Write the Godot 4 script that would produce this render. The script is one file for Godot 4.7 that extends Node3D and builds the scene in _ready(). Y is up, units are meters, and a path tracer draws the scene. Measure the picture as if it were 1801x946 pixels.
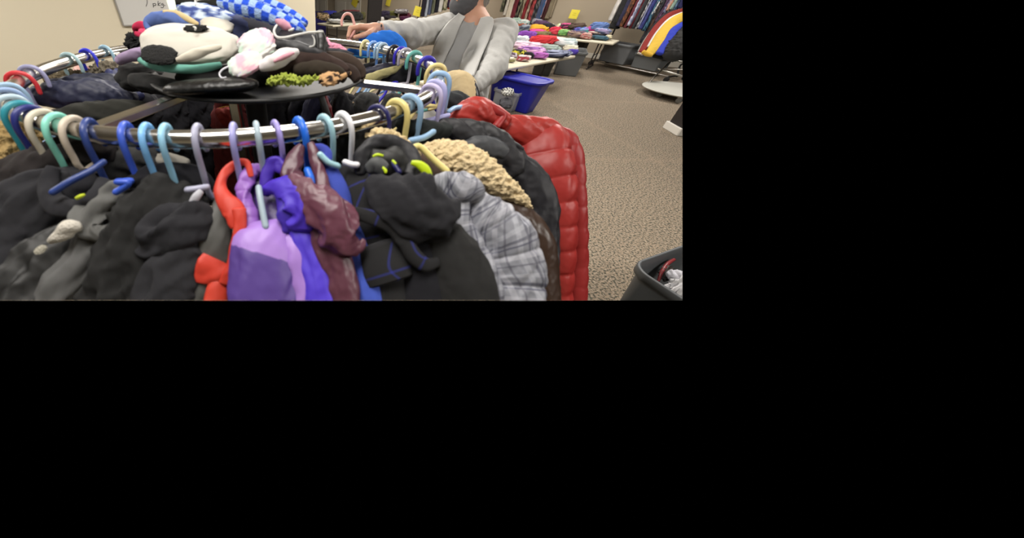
extends Node3D
# A thrift-store floor: a crowded round coat rack in front, a shopper behind it, tables and rolling racks beyond.
# Camera, environment and lamps come first, then the room, the big things, the small ones.

const FOC := 551.0            # focal length in pixels of the 1801x946 frame
const EYE := Vector3(0, 1.6, 0)
const HUB := Vector3(-0.273, 1.403, -0.997)   # middle of the rack's ring
const RING := 0.533
const D1 := Vector3(0.81, 0, -0.586)          # the two directions of the room's walls
const D2 := Vector3(0.8, 0, 0.6)
var lens_basis: Basis
var nz := FastNoiseLite.new()
var nz2 := FastNoiseLite.new()
var M := {}
var used := {}
var ends: Array[Plane] = []   # the set is built only as far as these two planes

# ---------------------------------------------------------------- geometry
class Sh:
	var v := PackedVector3Array()
	var n := PackedVector3Array()
	var c := PackedColorArray()
	var t := PackedVector2Array()
	var i := PackedInt32Array()
	var col := Color(1, 1, 1)

	func add(p: Vector3, uv := Vector2.ZERO) -> int:
		v.append(p)
		c.append(col)
		t.append(uv)
		return v.size() - 1

	func quad(a: int, b: int, d: int, e: int) -> void:
		i.append_array([a, b, d, a, d, e])

	func smooth() -> void:
		n.resize(v.size())
		n.fill(Vector3.ZERO)
		for k in range(0, i.size(), 3):
			var a := v[i[k]]
			var w := (v[i[k + 1]] - a).cross(v[i[k + 2]] - a)
			for j in 3:
				n[i[k + j]] += w
		for k in n.size():
			n[k] = n[k].normalized() if n[k].length_squared() > 1e-20 else Vector3.UP

func hexc(s: String) -> Color:
	return Color(s).srgb_to_linear()

func at(u: float, w: float, t: float) -> Vector3:          # a pixel and a depth to a point
	return EYE + lens_basis * Vector3((u - 600.0) / FOC * t, (400.0 - w) / FOC * t, -t)

func on(u: float, w: float, h: float) -> Vector3:          # a pixel to the point at height h
	var d := lens_basis * Vector3((u - 600.0) / FOC, (400.0 - w) / FOC, -1)
	return EYE + d * ((h - EYE.y) / d.y)

func depth(p: Vector3) -> float:
	return (p - EYE).dot(-lens_basis.z)

func px(rows: Array) -> Array:                             # [u, v, depth, radius in pixels, depth ratio] to [point, rx, ry]
	var out := []
	for r in rows:
		var rx: float = r[3] * r[2] / FOC
		out.append([at(r[0], r[1], r[2]), rx, rx * (r[4] if r.size() > 4 else 0.8)])
	return out

func cr(a, b, c, d, s: float):
	return 0.5 * ((2.0 * b) + (c - a) * s + (2.0 * a - 5.0 * b + 4.0 * c - d) * s * s + (3.0 * b - a - 3.0 * c + d) * s * s * s)

# a swept, tapering, wrinkled tube of cloth. o: n rings, m sides, fold/foldn lengthwise folds, cr/cf creases, ql/qd quilting, sq squareness, pat colour function, ref side reference, flat ends
func tube(s: Sh, rows: Array, o := {}) -> void:
	var n: int = int(o.get("n", 36) * (1.5 if o.has("cr") else 1.0))
	var m: int = int(o.get("m", 28) * (1.5 if o.has("cr") else 1.0))
	var k := rows.size()
	var P := PackedVector3Array()
	var RX := PackedFloat32Array()
	var RY := PackedFloat32Array()
	for a in n + 1:
		var x := float(a) / n * (k - 1)
		var j := mini(int(x), k - 2)
		var f := x - j
		var r0 = rows[maxi(j - 1, 0)]
		var r1 = rows[j]
		var r2 = rows[j + 1]
		var r3 = rows[mini(j + 2, k - 1)]
		P.append(cr(r0[0], r1[0], r2[0], r3[0], f))
		RX.append(maxf(0.0004, cr(r0[1], r1[1], r2[1], r3[1], f)))
		RY.append(maxf(0.0004, cr(r0[2], r1[2], r2[2], r3[2], f)))
	var fold: float = o.get("fold", 0.0)
	var foldn: float = o.get("foldn", 3.0)
	var crs: float = o.get("cr", 0.0) * 1.9
	var cf: float = o.get("cf", 1.15)
	var ql: float = o.get("ql", 0.0)
	var qd: float = o.get("qd", 0.12)
	var sq: float = o.get("sq", 1.0)
	var sd: float = o.get("seed", 0.0) + P[0].x * 37.0 + P[0].y * 91.0
	var fuzz: float = o.get("fuzz", 0.0)
	var ff: float = o.get("ff", 60.0)
	var cap: float = o.get("cap", 0.6)
	var len := 0.0
	var first := s.v.size()
	var side := Vector3.ZERO
	for a in n + 1:
		var T := (P[mini(a + 1, n)] - P[maxi(a - 1, 0)]).normalized()
		if a: len += P[a].distance_to(P[a - 1])
		var look: Vector3 = o["ref"] if o.has("ref") else (P[a] - EYE).normalized()
		var S := T.cross(look)
		S = S.normalized() if S.length() > 0.05 else side
		if side == Vector3.ZERO: side = S
		S = (S - T * S.dot(T)).normalized()
		side = S
		var B := S.cross(T)
		var q := 1.0
		if ql > 0.0:
			q = 1.0 - qd + qd * pow(absf(sin(PI * len / ql)), 0.28)
		for b in m + 1:
			var g := TAU * b / m
			var cx := cos(g)
			var sy := sin(g)
			if sq != 1.0:
				cx = signf(cx) * pow(absf(cx), sq)
				sy = signf(sy) * pow(absf(sy), sq)
			var rr := q
			var cg := cos(g)
			var sg := sin(g)
			if fold > 0.0: rr += fold * nz.get_noise_3d(cg * foldn * 20.0 + sd, sg * foldn * 20.0, len * 40.0)
			if crs > 0.0:                                    # long slanting folds with finer creases
				var ax := cg * RX[a]
				var ay := sg * RY[a]
				var w := nz2.get_noise_3d((ax * 620.0 + len * 300.0) * cf + sd, (ay * 620.0 + len * 180.0) * cf, (len * 130.0 - ax * 120.0) * cf)
				var w2 := nz2.get_noise_3d((ax * 1300.0 - len * 700.0) * cf, ay * 1300.0 * cf + sd, (len * 500.0 + ax * 500.0) * cf)
				rr += crs * (0.75 - 2.3 * sqrt(w * w + 0.012)) + crs * 0.2 * (0.5 - 2.0 * sqrt(w2 * w2 + 0.02))
			var dir := S * cx * RX[a] + B * sy * RY[a]
			var p := P[a] + dir * rr
			if fuzz > 0.0: p += dir.normalized() * fuzz * nz.get_noise_3d(p.x * ff * 20.0, p.y * ff * 20.0, p.z * ff * 20.0)
			if o.has("pat"): s.col = o.pat.call(p, g, len)
			s.add(p, Vector2(g / TAU * (RX[a] + RY[a]) * PI, len))
	for a in n:
		for b in m:
			var x := first + a * (m + 1) + b
			s.quad(x, x + 1, x + m + 2, x + m + 1)
	for e in [0, n]:                                        # rounded caps
		var T2 := (P[1] - P[0]).normalized() if e == 0 else (P[n] - P[n - 1]).normalized()
		var sgn := -1.0 if e == 0 else 1.0
		var last: int = first + e * (m + 1)
		var prev := last
		for ring in 3:
			var an := (ring + 1) * PI / 6.0
			var start := s.v.size()
			for b in m + 1:
				var w := s.v[last + b] - P[e]
				if o.has("pat"): s.col = s.c[last + b]
				s.add(P[e] + w * cos(an) + T2 * sgn * sin(an) * cap * minf(RX[e], RY[e]), s.t[last + b])
			for b in m:
				if e == 0: s.quad(start + b, start + b + 1, prev + b + 1, prev + b)
				else: s.quad(prev + b, prev + b + 1, start + b + 1, start + b)
			prev = start

# a thin bent rod through points
func rod(s: Sh, pts: Array, r: float, n := 0, m := 10, cap := 1.0) -> void:
	var rows := []
	for p in pts: rows.append([p, r, r])
	tube(s, rows, {"n": n if n else (pts.size() - 1) * 4, "m": m, "cap": cap, "ref": Vector3(0.21, 0.43, 0.87)})

func bar(s: Sh, a: Vector3, b: Vector3, w: float, h: float, up := Vector3.UP) -> void:
	var T := (b - a).normalized()
	var S := T.cross(up).normalized()
	var B := S.cross(T)
	box(s, Transform3D(Basis(S * w, B * h, T * a.distance_to(b)), (a + b) / 2.0), minf(w, h) * 0.12)

# a chamfered box, its basis carrying the full sizes
func box(s: Sh, x: Transform3D, ch := 0.004) -> void:
	var sz := Vector3(x.basis.x.length(), x.basis.y.length(), x.basis.z.length())
	var bs := Basis(x.basis.x / sz.x, x.basis.y / sz.y, x.basis.z / sz.z)
	ch = minf(ch, minf(sz.x, minf(sz.y, sz.z)) * 0.45)
	var h := sz / 2.0
	var flip := bs.determinant() < 0.0
	for ax in 3:
		var b1 := (ax + 1) % 3
		var c1 := (ax + 2) % 3
		for sg in [-1.0, 1.0]:
			var ids := []
			for q in [[-1, -1], [1, -1], [1, 1], [-1, 1]]:
				var p := Vector3.ZERO
				p[ax] = h[ax] * sg
				p[b1] = (h[b1] - ch) * q[0]
				p[c1] = (h[c1] - ch) * q[1]
				ids.append(s.add(x.origin + bs * p))
			if (sg > 0) != flip: s.quad(ids[0], ids[1], ids[2], ids[3])
			else: s.quad(ids[3], ids[2], ids[1], ids[0])
			# one chamfer strip per edge
		for q in [[-1, -1], [1, -1], [1, 1], [-1, 1]]:
			var e := []
			for k in [[-1.0, 0], [1.0, 0], [1.0, 1], [-1.0, 1]]:
				var p := Vector3.ZERO
				p[ax] = (h[ax] - ch) * k[0]
				p[b1] = (h[b1] - (0.0 if k[1] == 0 else ch)) * q[0]
				p[c1] = (h[c1] - (ch if k[1] == 0 else 0.0)) * q[1]
				e.append(s.add(x.origin + bs * p))
			if (q[0] * q[1] > 0) == flip: s.quad(e[0], e[1], e[2], e[3])
			else: s.quad(e[3], e[2], e[1], e[0])

func slab(s: Sh, c: Vector3, size: Vector3, ax := Vector3.RIGHT, ch := 0.004) -> void:
	var z := ax.cross(Vector3.UP).normalized()
	box(s, Transform3D(Basis(ax.normalized() * size.x, Vector3.UP * size.y, z * size.z), c), ch)

# a soft lump: superellipsoid with creases. ru, rv in pixels, k depth ratio, roll in degrees
func lump(s: Sh, u: float, w: float, t: float, ru: float, rv: float, k := 0.8, roll := 0.0, o := {}) -> void:
	var a := deg_to_rad(roll)
	var R := lens_basis.x * cos(a) - lens_basis.y * sin(a)
	var U := lens_basis.y * cos(a) + lens_basis.x * sin(a)
	var c := at(u, w, t)
	soft(s, c, R * ru * t / FOC, U * rv * t / FOC, (EYE - c).normalized() * minf(ru, rv) * k * t / FOC, o)

func soft(s: Sh, c: Vector3, X: Vector3, Y: Vector3, Z: Vector3, o := {}) -> void:
	var n: int = o.get("n", 18)
	var m: int = o.get("m", 28)
	var e: float = o.get("sq", 0.8)
	var crs: float = o.get("cr", 0.08)
	var cf: float = o.get("cf", 1.0)
	var fuzz: float = o.get("fuzz", 0.0)
	var ff: float = o.get("ff", 60.0)
	var first := s.v.size()
	var sd := c.x * 91.0 + c.z * 53.0
	var big := maxf(X.length(), Y.length())
	for a in n + 1:
		var f := PI * a / n
		for b in m + 1:
			var g := TAU * b / m
			var d := Vector3(sin(f) * cos(g), cos(f), sin(f) * sin(g))
			var q := Vector3(signf(d.x) * pow(absf(d.x), e), signf(d.y) * pow(absf(d.y), e), signf(d.z) * pow(absf(d.z), e))
			var w := nz2.get_noise_3d(q.x * 46.0 * cf + sd, q.y * 46.0 * cf * minf(3.0, Y.length() / big * 2.0), q.z * 46.0 * cf)
			var r := 1.0 + crs * (absf(w) * 3.0 - 0.6)
			var p := c + (X * q.x + Y * q.y + Z * q.z) * r
			if fuzz > 0.0: p += (p - c).normalized() * fuzz * nz.get_noise_3d(p.x * ff * 20.0, p.y * ff * 20.0, p.z * ff * 20.0)
			if o.has("pat"): s.col = o.pat.call(p, g, f)
			s.add(p, Vector2(g / TAU * X.length() * 4.0, f / PI * Y.length() * 3.0))
	var flip := X.cross(Y).dot(Z) < 0.0
	for a in n:
		for b in m:
			var x := first + a * (m + 1) + b
			if flip: s.quad(x, x + m + 1, x + m + 2, x + 1)
			else: s.quad(x, x + 1, x + m + 2, x + m + 1)

# a cloth sheet with thickness through rows of points
func sheet(s: Sh, g: Array, th: float, o := {}) -> void:
	var nu: int = o.get("nu", 16)
	var nv: int = o.get("nv", 16)
	var wr: float = o.get("wr", 0.0)
	var rows := g.size()
	var cols: int = g[0].size()
	var pts := []
	for a in nv + 1:
		var x := float(a) / nv * (rows - 1)
		var j := mini(int(x), rows - 2)
		var line := []
		for b in nu + 1:
			var y := float(b) / nu * (cols - 1)
			var h := mini(int(y), cols - 2)
			var q := []
			for e in [-1, 0, 1, 2]:
				var R: Array = g[clampi(j + e, 0, rows - 1)]
				q.append(cr(R[maxi(h - 1, 0)], R[h], R[h + 1], R[mini(h + 2, cols - 1)], y - h))
			var p: Vector3 = cr(q[0], q[1], q[2], q[3], x - j)
			if wr > 0.0: p += Vector3(nz.get_noise_3d(p.x * 300.0, p.y * 300.0, p.z * 300.0), 0, nz.get_noise_3d(p.z * 300.0, p.x * 300.0, p.y * 300.0)) * wr
			line.append(p)
		pts.append(line)
	var f := s.v.size()
	for sd in [1.0, -1.0]:
		for a in nv + 1:
			for b in nu + 1:
				var du: Vector3 = pts[a][mini(b + 1, nu)] - pts[a][maxi(b - 1, 0)]
				var dv: Vector3 = pts[mini(a + 1, nv)][b] - pts[maxi(a - 1, 0)][b]
				var N := dv.cross(du).normalized()
				if o.has("pat"): s.col = o.pat.call(pts[a][b], float(b) / nu, float(a) / nv)
				s.add(pts[a][b] + N * th * 0.5 * sd, Vector2(float(b) / nu, float(a) / nv))
	var w := nu + 1
	var off := w * (nv + 1)
	for a in nv:
		for b in nu:
			var x := f + a * w + b
			s.quad(x, x + w, x + w + 1, x + 1)
			s.quad(x + off, x + off + 1, x + off + w + 1, x + off + w)
	for a in nv:
		for b in [0, nu]:
			var x: int = f + a * w + b
			if b == 0: s.quad(x, x + off, x + off + w, x + w)
			else: s.quad(x, x + w, x + off + w, x + off)
	for b in nu:
		for a in [0, nv]:
			var x: int = f + a * w + b
			if a == 0: s.quad(x, x + 1, x + off + 1, x + off)
			else: s.quad(x, x + off, x + off + 1, x + 1)

# a round-cornered tapering storage bin, open on top, its rim turned out
func bin(s: Sh, c: Vector3, ax: Vector3, L: float, W: float, H: float, inset := 0.04, rim := 0.018, r := 0.06, lid := false) -> void:
	var z := ax.cross(Vector3.UP).normalized()
	var rows := [[0.0, -inset], [0.02, -inset + 0.004], [H - 0.045, -0.006], [H - 0.045, rim], [H - 0.006, rim + 0.002], [H, rim - 0.005], [H - 0.002, 0.0], [H - 0.05, -0.012], [0.012, -inset - 0.004]]
	if lid: rows = [[0.0, -inset], [0.02, -inset + 0.004], [H - 0.04, -0.006], [H - 0.04, rim], [H - 0.008, rim + 0.002], [H, rim - 0.006], [H + 0.002, -0.03], [H - 0.012, -0.036], [H - 0.012, -0.1]]
	var f := s.v.size()
	var m := 40
	for q in rows:
		for b in m + 1:
			var g := TAU * (b + 0.5) / m
			var rr: float = maxf(0.01, r + q[1])
			var cx := signf(cos(g)) * (L / 2.0 - r) + cos(g) * rr
			var cz := signf(sin(g)) * (W / 2.0 - r) + sin(g) * rr
			s.add(c + ax * cx + z * cz + Vector3.UP * q[0])
	for a in rows.size() - 1:
		for b in m:
			var x := f + a * (m + 1) + b
			s.quad(x, x + m + 1, x + m + 2, x + 1)
	for e in [0, rows.size() - 1]:
		var mid := s.add(c + Vector3.UP * rows[e][0])
		for b in m:
			var x: int = f + e * (m + 1) + b
			if e == 0: s.i.append_array([mid, x, x + 1])
			else: s.i.append_array([mid, x + 1, x])

# surface of a skeleton of tapered limbs joined smoothly: surface nets
func nets(s: Sh, bones: Array, cell: float, k: float, shape = null) -> void:
	var lo := Vector3(1e9, 1e9, 1e9)
	var hi := -lo
	for b in bones:
		var r: float = maxf(b[2], b[3]) * (b[4] if b.size() > 4 else 1.0) + cell * 3.0 + k
		for p in [b[0], b[1]]:
			lo = lo.min(p - Vector3.ONE * r)
			hi = hi.max(p + Vector3.ONE * r)
	var d := Vector3i(((hi - lo) / cell).ceil()) + Vector3i.ONE
	var fld := PackedFloat32Array()
	fld.resize(d.x * d.y * d.z)
	fld.fill(1.0)
	for b in bones:
		var A: Vector3 = b[0]
		var ab: Vector3 = b[1] - A
		var l2 := maxf(ab.length_squared(), 1e-9)
		var ra: float = b[2]
		var rb: float = b[3]
		var st: float = b[4] if b.size() > 4 else 1.0      # widening along the fifth entry's axis
		var wx: Vector3 = b[5] if b.size() > 5 else Vector3.RIGHT
		var r := maxf(ra, rb) * st + cell * 2.5 + k
		var l := Vector3i(((A.min(b[1]) - Vector3.ONE * r - lo) / cell).floor()).clamp(Vector3i.ZERO, d - Vector3i.ONE)
		var h := Vector3i(((A.max(b[1]) + Vector3.ONE * r - lo) / cell).ceil()).clamp(Vector3i.ZERO, d - Vector3i.ONE)
		for z in range(l.z, h.z + 1):
			for y in range(l.y, h.y + 1):
				for x in range(l.x, h.x + 1):
					var p := lo + Vector3(x, y, z) * cell - A
					var f := clampf(p.dot(ab) / l2, 0.0, 1.0)
					var e := p - ab * f
					if st != 1.0: e -= wx * e.dot(wx) * (1.0 - 1.0 / st)
					var v := e.length() - lerpf(ra, rb, f)
					var at_ := (z * d.y + y) * d.x + x
					var w := fld[at_]
					var hh := maxf(k - absf(v - w), 0.0) / k
					fld[at_] = minf(v, w) - hh * hh * k * 0.25
	if shape != null:
		for z in d.z:
			for y in d.y:
				for x in d.x:
					var at_ := (z * d.y + y) * d.x + x
					if absf(fld[at_]) < cell * 3.0: fld[at_] += shape.call(lo + Vector3(x, y, z) * cell)
	var ids := {}
	var corner := [0, 1, d.x, d.x + 1, d.x * d.y, d.x * d.y + 1, d.x * d.y + d.x, d.x * d.y + d.x + 1]
	for z in d.z - 1:
		for y in d.y - 1:
			for x in d.x - 1:
				var o := (z * d.y + y) * d.x + x
				if fld[o] > cell * 3.0 or fld[o] < -cell * 3.0: continue
				var neg := 0
				for q in 8:
					if fld[o + corner[q]] < 0.0: neg += 1
				if neg == 0 or neg == 8: continue
				var sum := Vector3.ZERO
				var cnt := 0
				for q in 8:
					for ax in 3:
						var bit := 1 << ax
						if q & bit: continue
						var va := fld[o + corner[q]]
						var vb := fld[o + corner[q | bit]]
						if (va < 0.0) == (vb < 0.0): continue
						var p := Vector3(q & 1, (q >> 1) & 1, (q >> 2) & 1)
						p[ax] += va / (va - vb)
						sum += p
						cnt += 1
				ids[o] = s.add(lo + (Vector3(x, y, z) + sum / cnt) * cell)
	var step := [1, d.x, d.x * d.y]
	for o in ids:
		for ax in 3:
			var a: int = step[(ax + 1) % 3]
			var b: int = step[(ax + 2) % 3]
			var va := fld[o]
			var vb := fld[o + step[ax]]
			if (va < 0.0) == (vb < 0.0) or not (ids.has(o - a) and ids.has(o - b) and ids.has(o - a - b)): continue
			if va < 0.0: s.quad(ids[o], ids[o - a], ids[o - a - b], ids[o - b])
			else: s.quad(ids[o], ids[o - b], ids[o - a - b], ids[o - a])

# ---------------------------------------------------------------- things
func numbered(called: String) -> String:
	used[called] = used.get(called, 0) + 1
	return called if used[called] == 1 else "%s_%03d" % [called, used[called] - 1]

func tag(o: Node3D, label: String, category: String, group := "") -> Node3D:
	o.set_meta("label", label)
	o.set_meta("category", category)
	if group: o.set_meta("group", group)
	return o

func thing(called: String, label: String, category: String, base: Vector3, group := "") -> Node3D:
	var o := Node3D.new()
	o.name = numbered(called)
	o.position = base
	add_child(o)
	return tag(o, label, category, group)

func cut(s: Sh) -> void:                                    # ends a mesh at the set's edge
	for pl in ends:
		var dd := PackedFloat32Array()
		var out := 0
		for p in s.v:
			var q := pl.distance_to(p)
			dd.append(q)
			if q > 0.0: out += 1
		if out == 0: continue
		var ni := PackedInt32Array()
		for k in range(0, s.i.size(), 3):
			var keep := []
			for j in 3:
				var a := s.i[k + j]
				var b := s.i[k + (j + 1) % 3]
				if dd[a] <= 0.0: keep.append(a)
				if (dd[a] <= 0.0) != (dd[b] <= 0.0):
					var f := dd[a] / (dd[a] - dd[b])
					s.v.append(s.v[a].lerp(s.v[b], f))
					s.n.append(s.n[a].lerp(s.n[b], f).normalized())
					s.c.append(s.c[a].lerp(s.c[b], f))
					s.t.append(s.t[a].lerp(s.t[b], f))
					dd.append(-1e-9)
					keep.append(s.v.size() - 1)
			for j in range(1, keep.size() - 1):
				ni.append_array([keep[0], keep[j], keep[j + 1]])
		s.i = ni

func obj(called: String, s: Sh, m: Material, parent: Node3D = null, flat := false, whole := false) -> MeshInstance3D:
	var o := MeshInstance3D.new()
	o.name = called if parent else numbered(called)
	if flat:
		var w := Sh.new()
		for k in s.i.size():
			w.v.append(s.v[s.i[k]])
			w.c.append(s.c[s.i[k]])
			w.t.append(s.t[s.i[k]])
			w.i.append(k)
		s = w
	s.smooth()
	if not whole: cut(s)
	if s.i.is_empty():
		return o
	var base := Vector3.ZERO
	var up: Node = parent
	while up is Node3D and up != self:
		base += up.position
		up = up.get_parent()
	if parent == null:
		var lo := s.v[s.i[0]]
		var hi := lo
		for k in s.i:
			lo = lo.min(s.v[k])
			hi = hi.max(s.v[k])
		base = Vector3((lo.x + hi.x) / 2.0, lo.y, (lo.z + hi.z) / 2.0)
		o.position = base
	# keep only what is used
	var map := {}
	var V := PackedVector3Array()
	var N := PackedVector3Array()
	var C := PackedColorArray()
	var T := PackedVector2Array()
	var I := PackedInt32Array()
	for k in range(0, s.i.size(), 3):
		for j in [0, 2, 1]:                                  # clockwise fronts
			var q := s.i[k + j]
			if not map.has(q):
				map[q] = V.size()
				V.append(s.v[q] - base)
				N.append(s.n[q])
				C.append(s.c[q])
				T.append(s.t[q])
			I.append(map[q])
	var arr := []
	arr.resize(Mesh.ARRAY_MAX)
	arr[Mesh.ARRAY_VERTEX] = V
	arr[Mesh.ARRAY_NORMAL] = N
	arr[Mesh.ARRAY_COLOR] = C
	arr[Mesh.ARRAY_TEX_UV] = T
	arr[Mesh.ARRAY_INDEX] = I
	var me := ArrayMesh.new()
	me.add_surface_from_arrays(Mesh.PRIMITIVE_TRIANGLES, arr)
	o.mesh = me
	o.material_override = m
	(parent if parent else self).add_child(o, true)
	return o

func struct(called: String, s: Sh, m: Material, label: String, category: String, flat := true, parent: Node3D = null) -> MeshInstance3D:
	var o := obj(called, s, m, parent, flat)
	if parent == null:
		o.set_meta("kind", "structure")
		tag(o, label, category)
	return o

func sh(c := "ffffff") -> Sh:
	var s := Sh.new()
	s.col = hexc(c)
	return s

# ---------------------------------------------------------------- materials
func noise_tex(freq: float, normal: bool, strength := 4.0, oct := 3, kind := FastNoiseLite.TYPE_SIMPLEX_SMOOTH, ramp: Gradient = null, size := 512) -> NoiseTexture2D:
	var f := FastNoiseLite.new()
	f.noise_type = kind
	f.seed = int(freq * 1000.0) + oct
	f.frequency = freq
	f.fractal_octaves = oct
	var t := NoiseTexture2D.new()
	t.width = size
	t.height = size
	t.seamless = true
	t.noise = f
	t.as_normal_map = normal
	t.bump_strength = strength
	if ramp: t.color_ramp = ramp
	return t

func mat(rough: float, metal := 0.0, nt: Texture2D = null, ns := 1.0, scale := 4.0, vc := true) -> StandardMaterial3D:
	var m := StandardMaterial3D.new()
	m.roughness = rough
	m.metallic = metal
	m.vertex_color_use_as_albedo = vc
	if nt:
		m.normal_enabled = true
		m.normal_texture = nt
		m.normal_scale = ns
		m.uv1_triplanar = true
		m.uv1_world_triplanar = true
		m.uv1_scale = Vector3.ONE * scale
	return m

func plaid(base: Color, stripes: Array, size := 256) -> ImageTexture:   # stripes: [place 0..1, half width, colour, strength]
	var im := Image.create(size, size, false, Image.FORMAT_RGB8)
	for y in size:
		for x in size:
			var c := base
			for st in stripes:
				for q in [float(x) / size, float(y) / size]:
					var d := absf(q - st[0])
					if minf(d, 1.0 - d) < st[1]: c = c.lerp(st[2], st[3])
			im.set_pixel(x, y, c)
	return ImageTexture.create_from_image(im)

func materials() -> void:
	nz.seed = 7
	nz.frequency = 0.05
	nz.fractal_octaves = 2
	nz2.seed = 11
	nz2.frequency = 0.03
	nz2.fractal_octaves = 2
	var weave := noise_tex(0.25, true, 3.0, 2)
	var rumple := noise_tex(0.009, true, 12.0, 3)
	var curl := noise_tex(0.05, true, 14.0, 2, FastNoiseLite.TYPE_CELLULAR)
	M.cloth = mat(0.92, 0, rumple, 0.7, 3.5)
	M.knit = mat(0.95, 0, weave, 1.0, 12.0)
	M.nylon = mat(0.55, 0, rumple, 0.7, 3.5)
	M.satin = mat(0.46, 0, rumple, 0.35, 3.5)
	M.leather = mat(0.38, 0, rumple, 0.7, 5.0)
	M.fleece = mat(1.0, 0, curl, 1.2, 14.0)
	M.plastic = mat(0.38)
	M.tub = mat(0.5)
	M.skin = mat(0.55, 0, weave, 0.2, 8.0)
	M.skin.subsurf_scatter_enabled = true
	M.skin.subsurf_scatter_strength = 0.1
	M.paint = mat(0.55)
	M.wall = mat(0.9, 0, weave, 0.12, 3.0)
	M.board = mat(0.25)
	M.chrome = mat(0.2, 1.0)
	M.dull_chrome = mat(0.3, 1.0)
	M.clear = StandardMaterial3D.new()
	M.clear.transparency = BaseMaterial3D.TRANSPARENCY_ALPHA
	M.clear.albedo_color = Color(0.75, 0.76, 0.76, 0.45)
	M.clear.roughness = 0.3
	M.grey_plaid = mat(0.5, 0, rumple, 0.6, 6.0, false)
	M.grey_plaid.albedo_texture = plaid(Color("84868f"), [[0.1, 0.05, Color("adafb8"), 0.6], [0.3, 0.03, Color("3c3c4a"), 0.55], [0.4, 0.015, Color("33334a"), 0.6], [0.62, 0.06, Color("b4b5be"), 0.5], [0.82, 0.02, Color("4a4a58"), 0.5]])
	M.grey_plaid.uv1_triplanar = false
	M.grey_plaid.uv1_scale = Vector3(14, 14, 1)
	M.grey_plaid.normal_enabled = false
	M.blue_plaid = mat(0.95, 0, null, 1.0, 1.0, false)
	M.blue_plaid.albedo_texture = plaid(Color("1b1b1d"), [[0.5, 0.016, Color("2a33a0"), 0.5], [0.0, 0.06, Color("242428"), 0.8]])
	M.blue_plaid.uv1_scale = Vector3(11, 11, 1)
	var g := Gradient.new()
	g.offsets = PackedFloat32Array([0.0, 0.34, 0.45, 0.54, 0.64, 1.0])
	g.colors = PackedColorArray([Color("30332d"), Color("545247"), Color("857665"), Color("a38f78"), Color("7c7265"), Color("d0bfa6")])
	M.carpet = mat(1.0, 0, null, 1.0, 1.0, false)
	M.carpet.albedo_texture = noise_tex(0.11, false, 1.0, 4, FastNoiseLite.TYPE_SIMPLEX_SMOOTH, g, 1024)
	M.carpet.uv1_triplanar = true
	M.carpet.uv1_world_triplanar = true
	M.carpet.uv1_scale = Vector3.ONE * 0.42
	M.carpet.normal_enabled = true
	M.carpet.normal_texture = weave
	M.carpet.normal_scale = 0.8
	M.glow = StandardMaterial3D.new()
	M.glow.emission_enabled = true
	M.glow.emission = Color("fff8ec")
	M.glow.emission_energy_multiplier = 3.0
	M.glow.albedo_color = Color("e8e8e4")

# ---------------------------------------------------------------- the scene
func _ready() -> void:
	# camera: low-angled press wide lens, 16.5 mm, tilted down and a touch sideways
	var p := deg_to_rad(38.1)
	var r := deg_to_rad(1.22)
	var U0 := Vector3(0, cos(p), -sin(p))
	lens_basis = Basis(Vector3.RIGHT * cos(r) + U0 * sin(r), -Vector3.RIGHT * sin(r) + U0 * cos(r), Vector3(0, sin(p), cos(p)))
	var cam := Camera3D.new()
	cam.name = "camera"
	var ca := CameraAttributesPhysical.new()
	ca.frustum_focal_length = 16.5
	ca.exposure_aperture = 4.0
	ca.frustum_focus_distance = 2.0
	ca.frustum_near = 0.05
	ca.frustum_far = 100.0
	cam.attributes = ca
	add_child(cam)
	cam.transform = Transform3D(lens_basis, EYE)
	cam.projection = Camera3D.PROJECTION_FRUSTUM
	cam.near = 0.05
	cam.far = 100.0
	cam.size = 946.0 / FOC * 0.05
	cam.frustum_offset = Vector2(300.5 / FOC, -73.0 / FOC) * 0.05
	cam.current = true
	var env := Environment.new()
	env.background_mode = Environment.BG_COLOR
	env.background_color = Color.BLACK
	env.tonemap_mode = Environment.TONE_MAPPER_LINEAR
	env.tonemap_exposure = 0.95
	env.sdfgi_enabled = true
	env.ssao_enabled = true
	env.ssil_enabled = true
	var we := WorldEnvironment.new()
	we.name = "environment"
	we.environment = env
	add_child(we)
	materials()
	for q in [[-0.35, -0.35, 0.5], [-0.35, -2.9, 1.3], [2.3, -2.6, 1.1], [2.3, 0.2, 0.7], [-3.2, -1.6, 1.1], [0.6, -5.6, 1], [3.6, -5.6, 1], [6.6, -6.2, 1.1], [2.6, -8.6, 1], [5.4, -8.9, 1.1], [0.4, -10.2, 1], [2.6, -12.0, 1]]:  # panels out of view, placed and dimmed to light coats and walls
		unseen_ceiling_light(Vector3(q[0], 2.74, q[1]), q[2])
	# nothing is built past what the photograph shows below and to the right
	ends = [Plane(-(lens_basis.y * FOC - lens_basis.z * 128.3).normalized(), EYE), Plane((lens_basis.x * FOC + lens_basis.z * 600.3).normalized(), EYE)]
	room()
	rack()
	woman()
	tables()
	rails()
	tubs()
	near_coats()
	far_coats()
	tray_pile()
	hangers()

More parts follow.
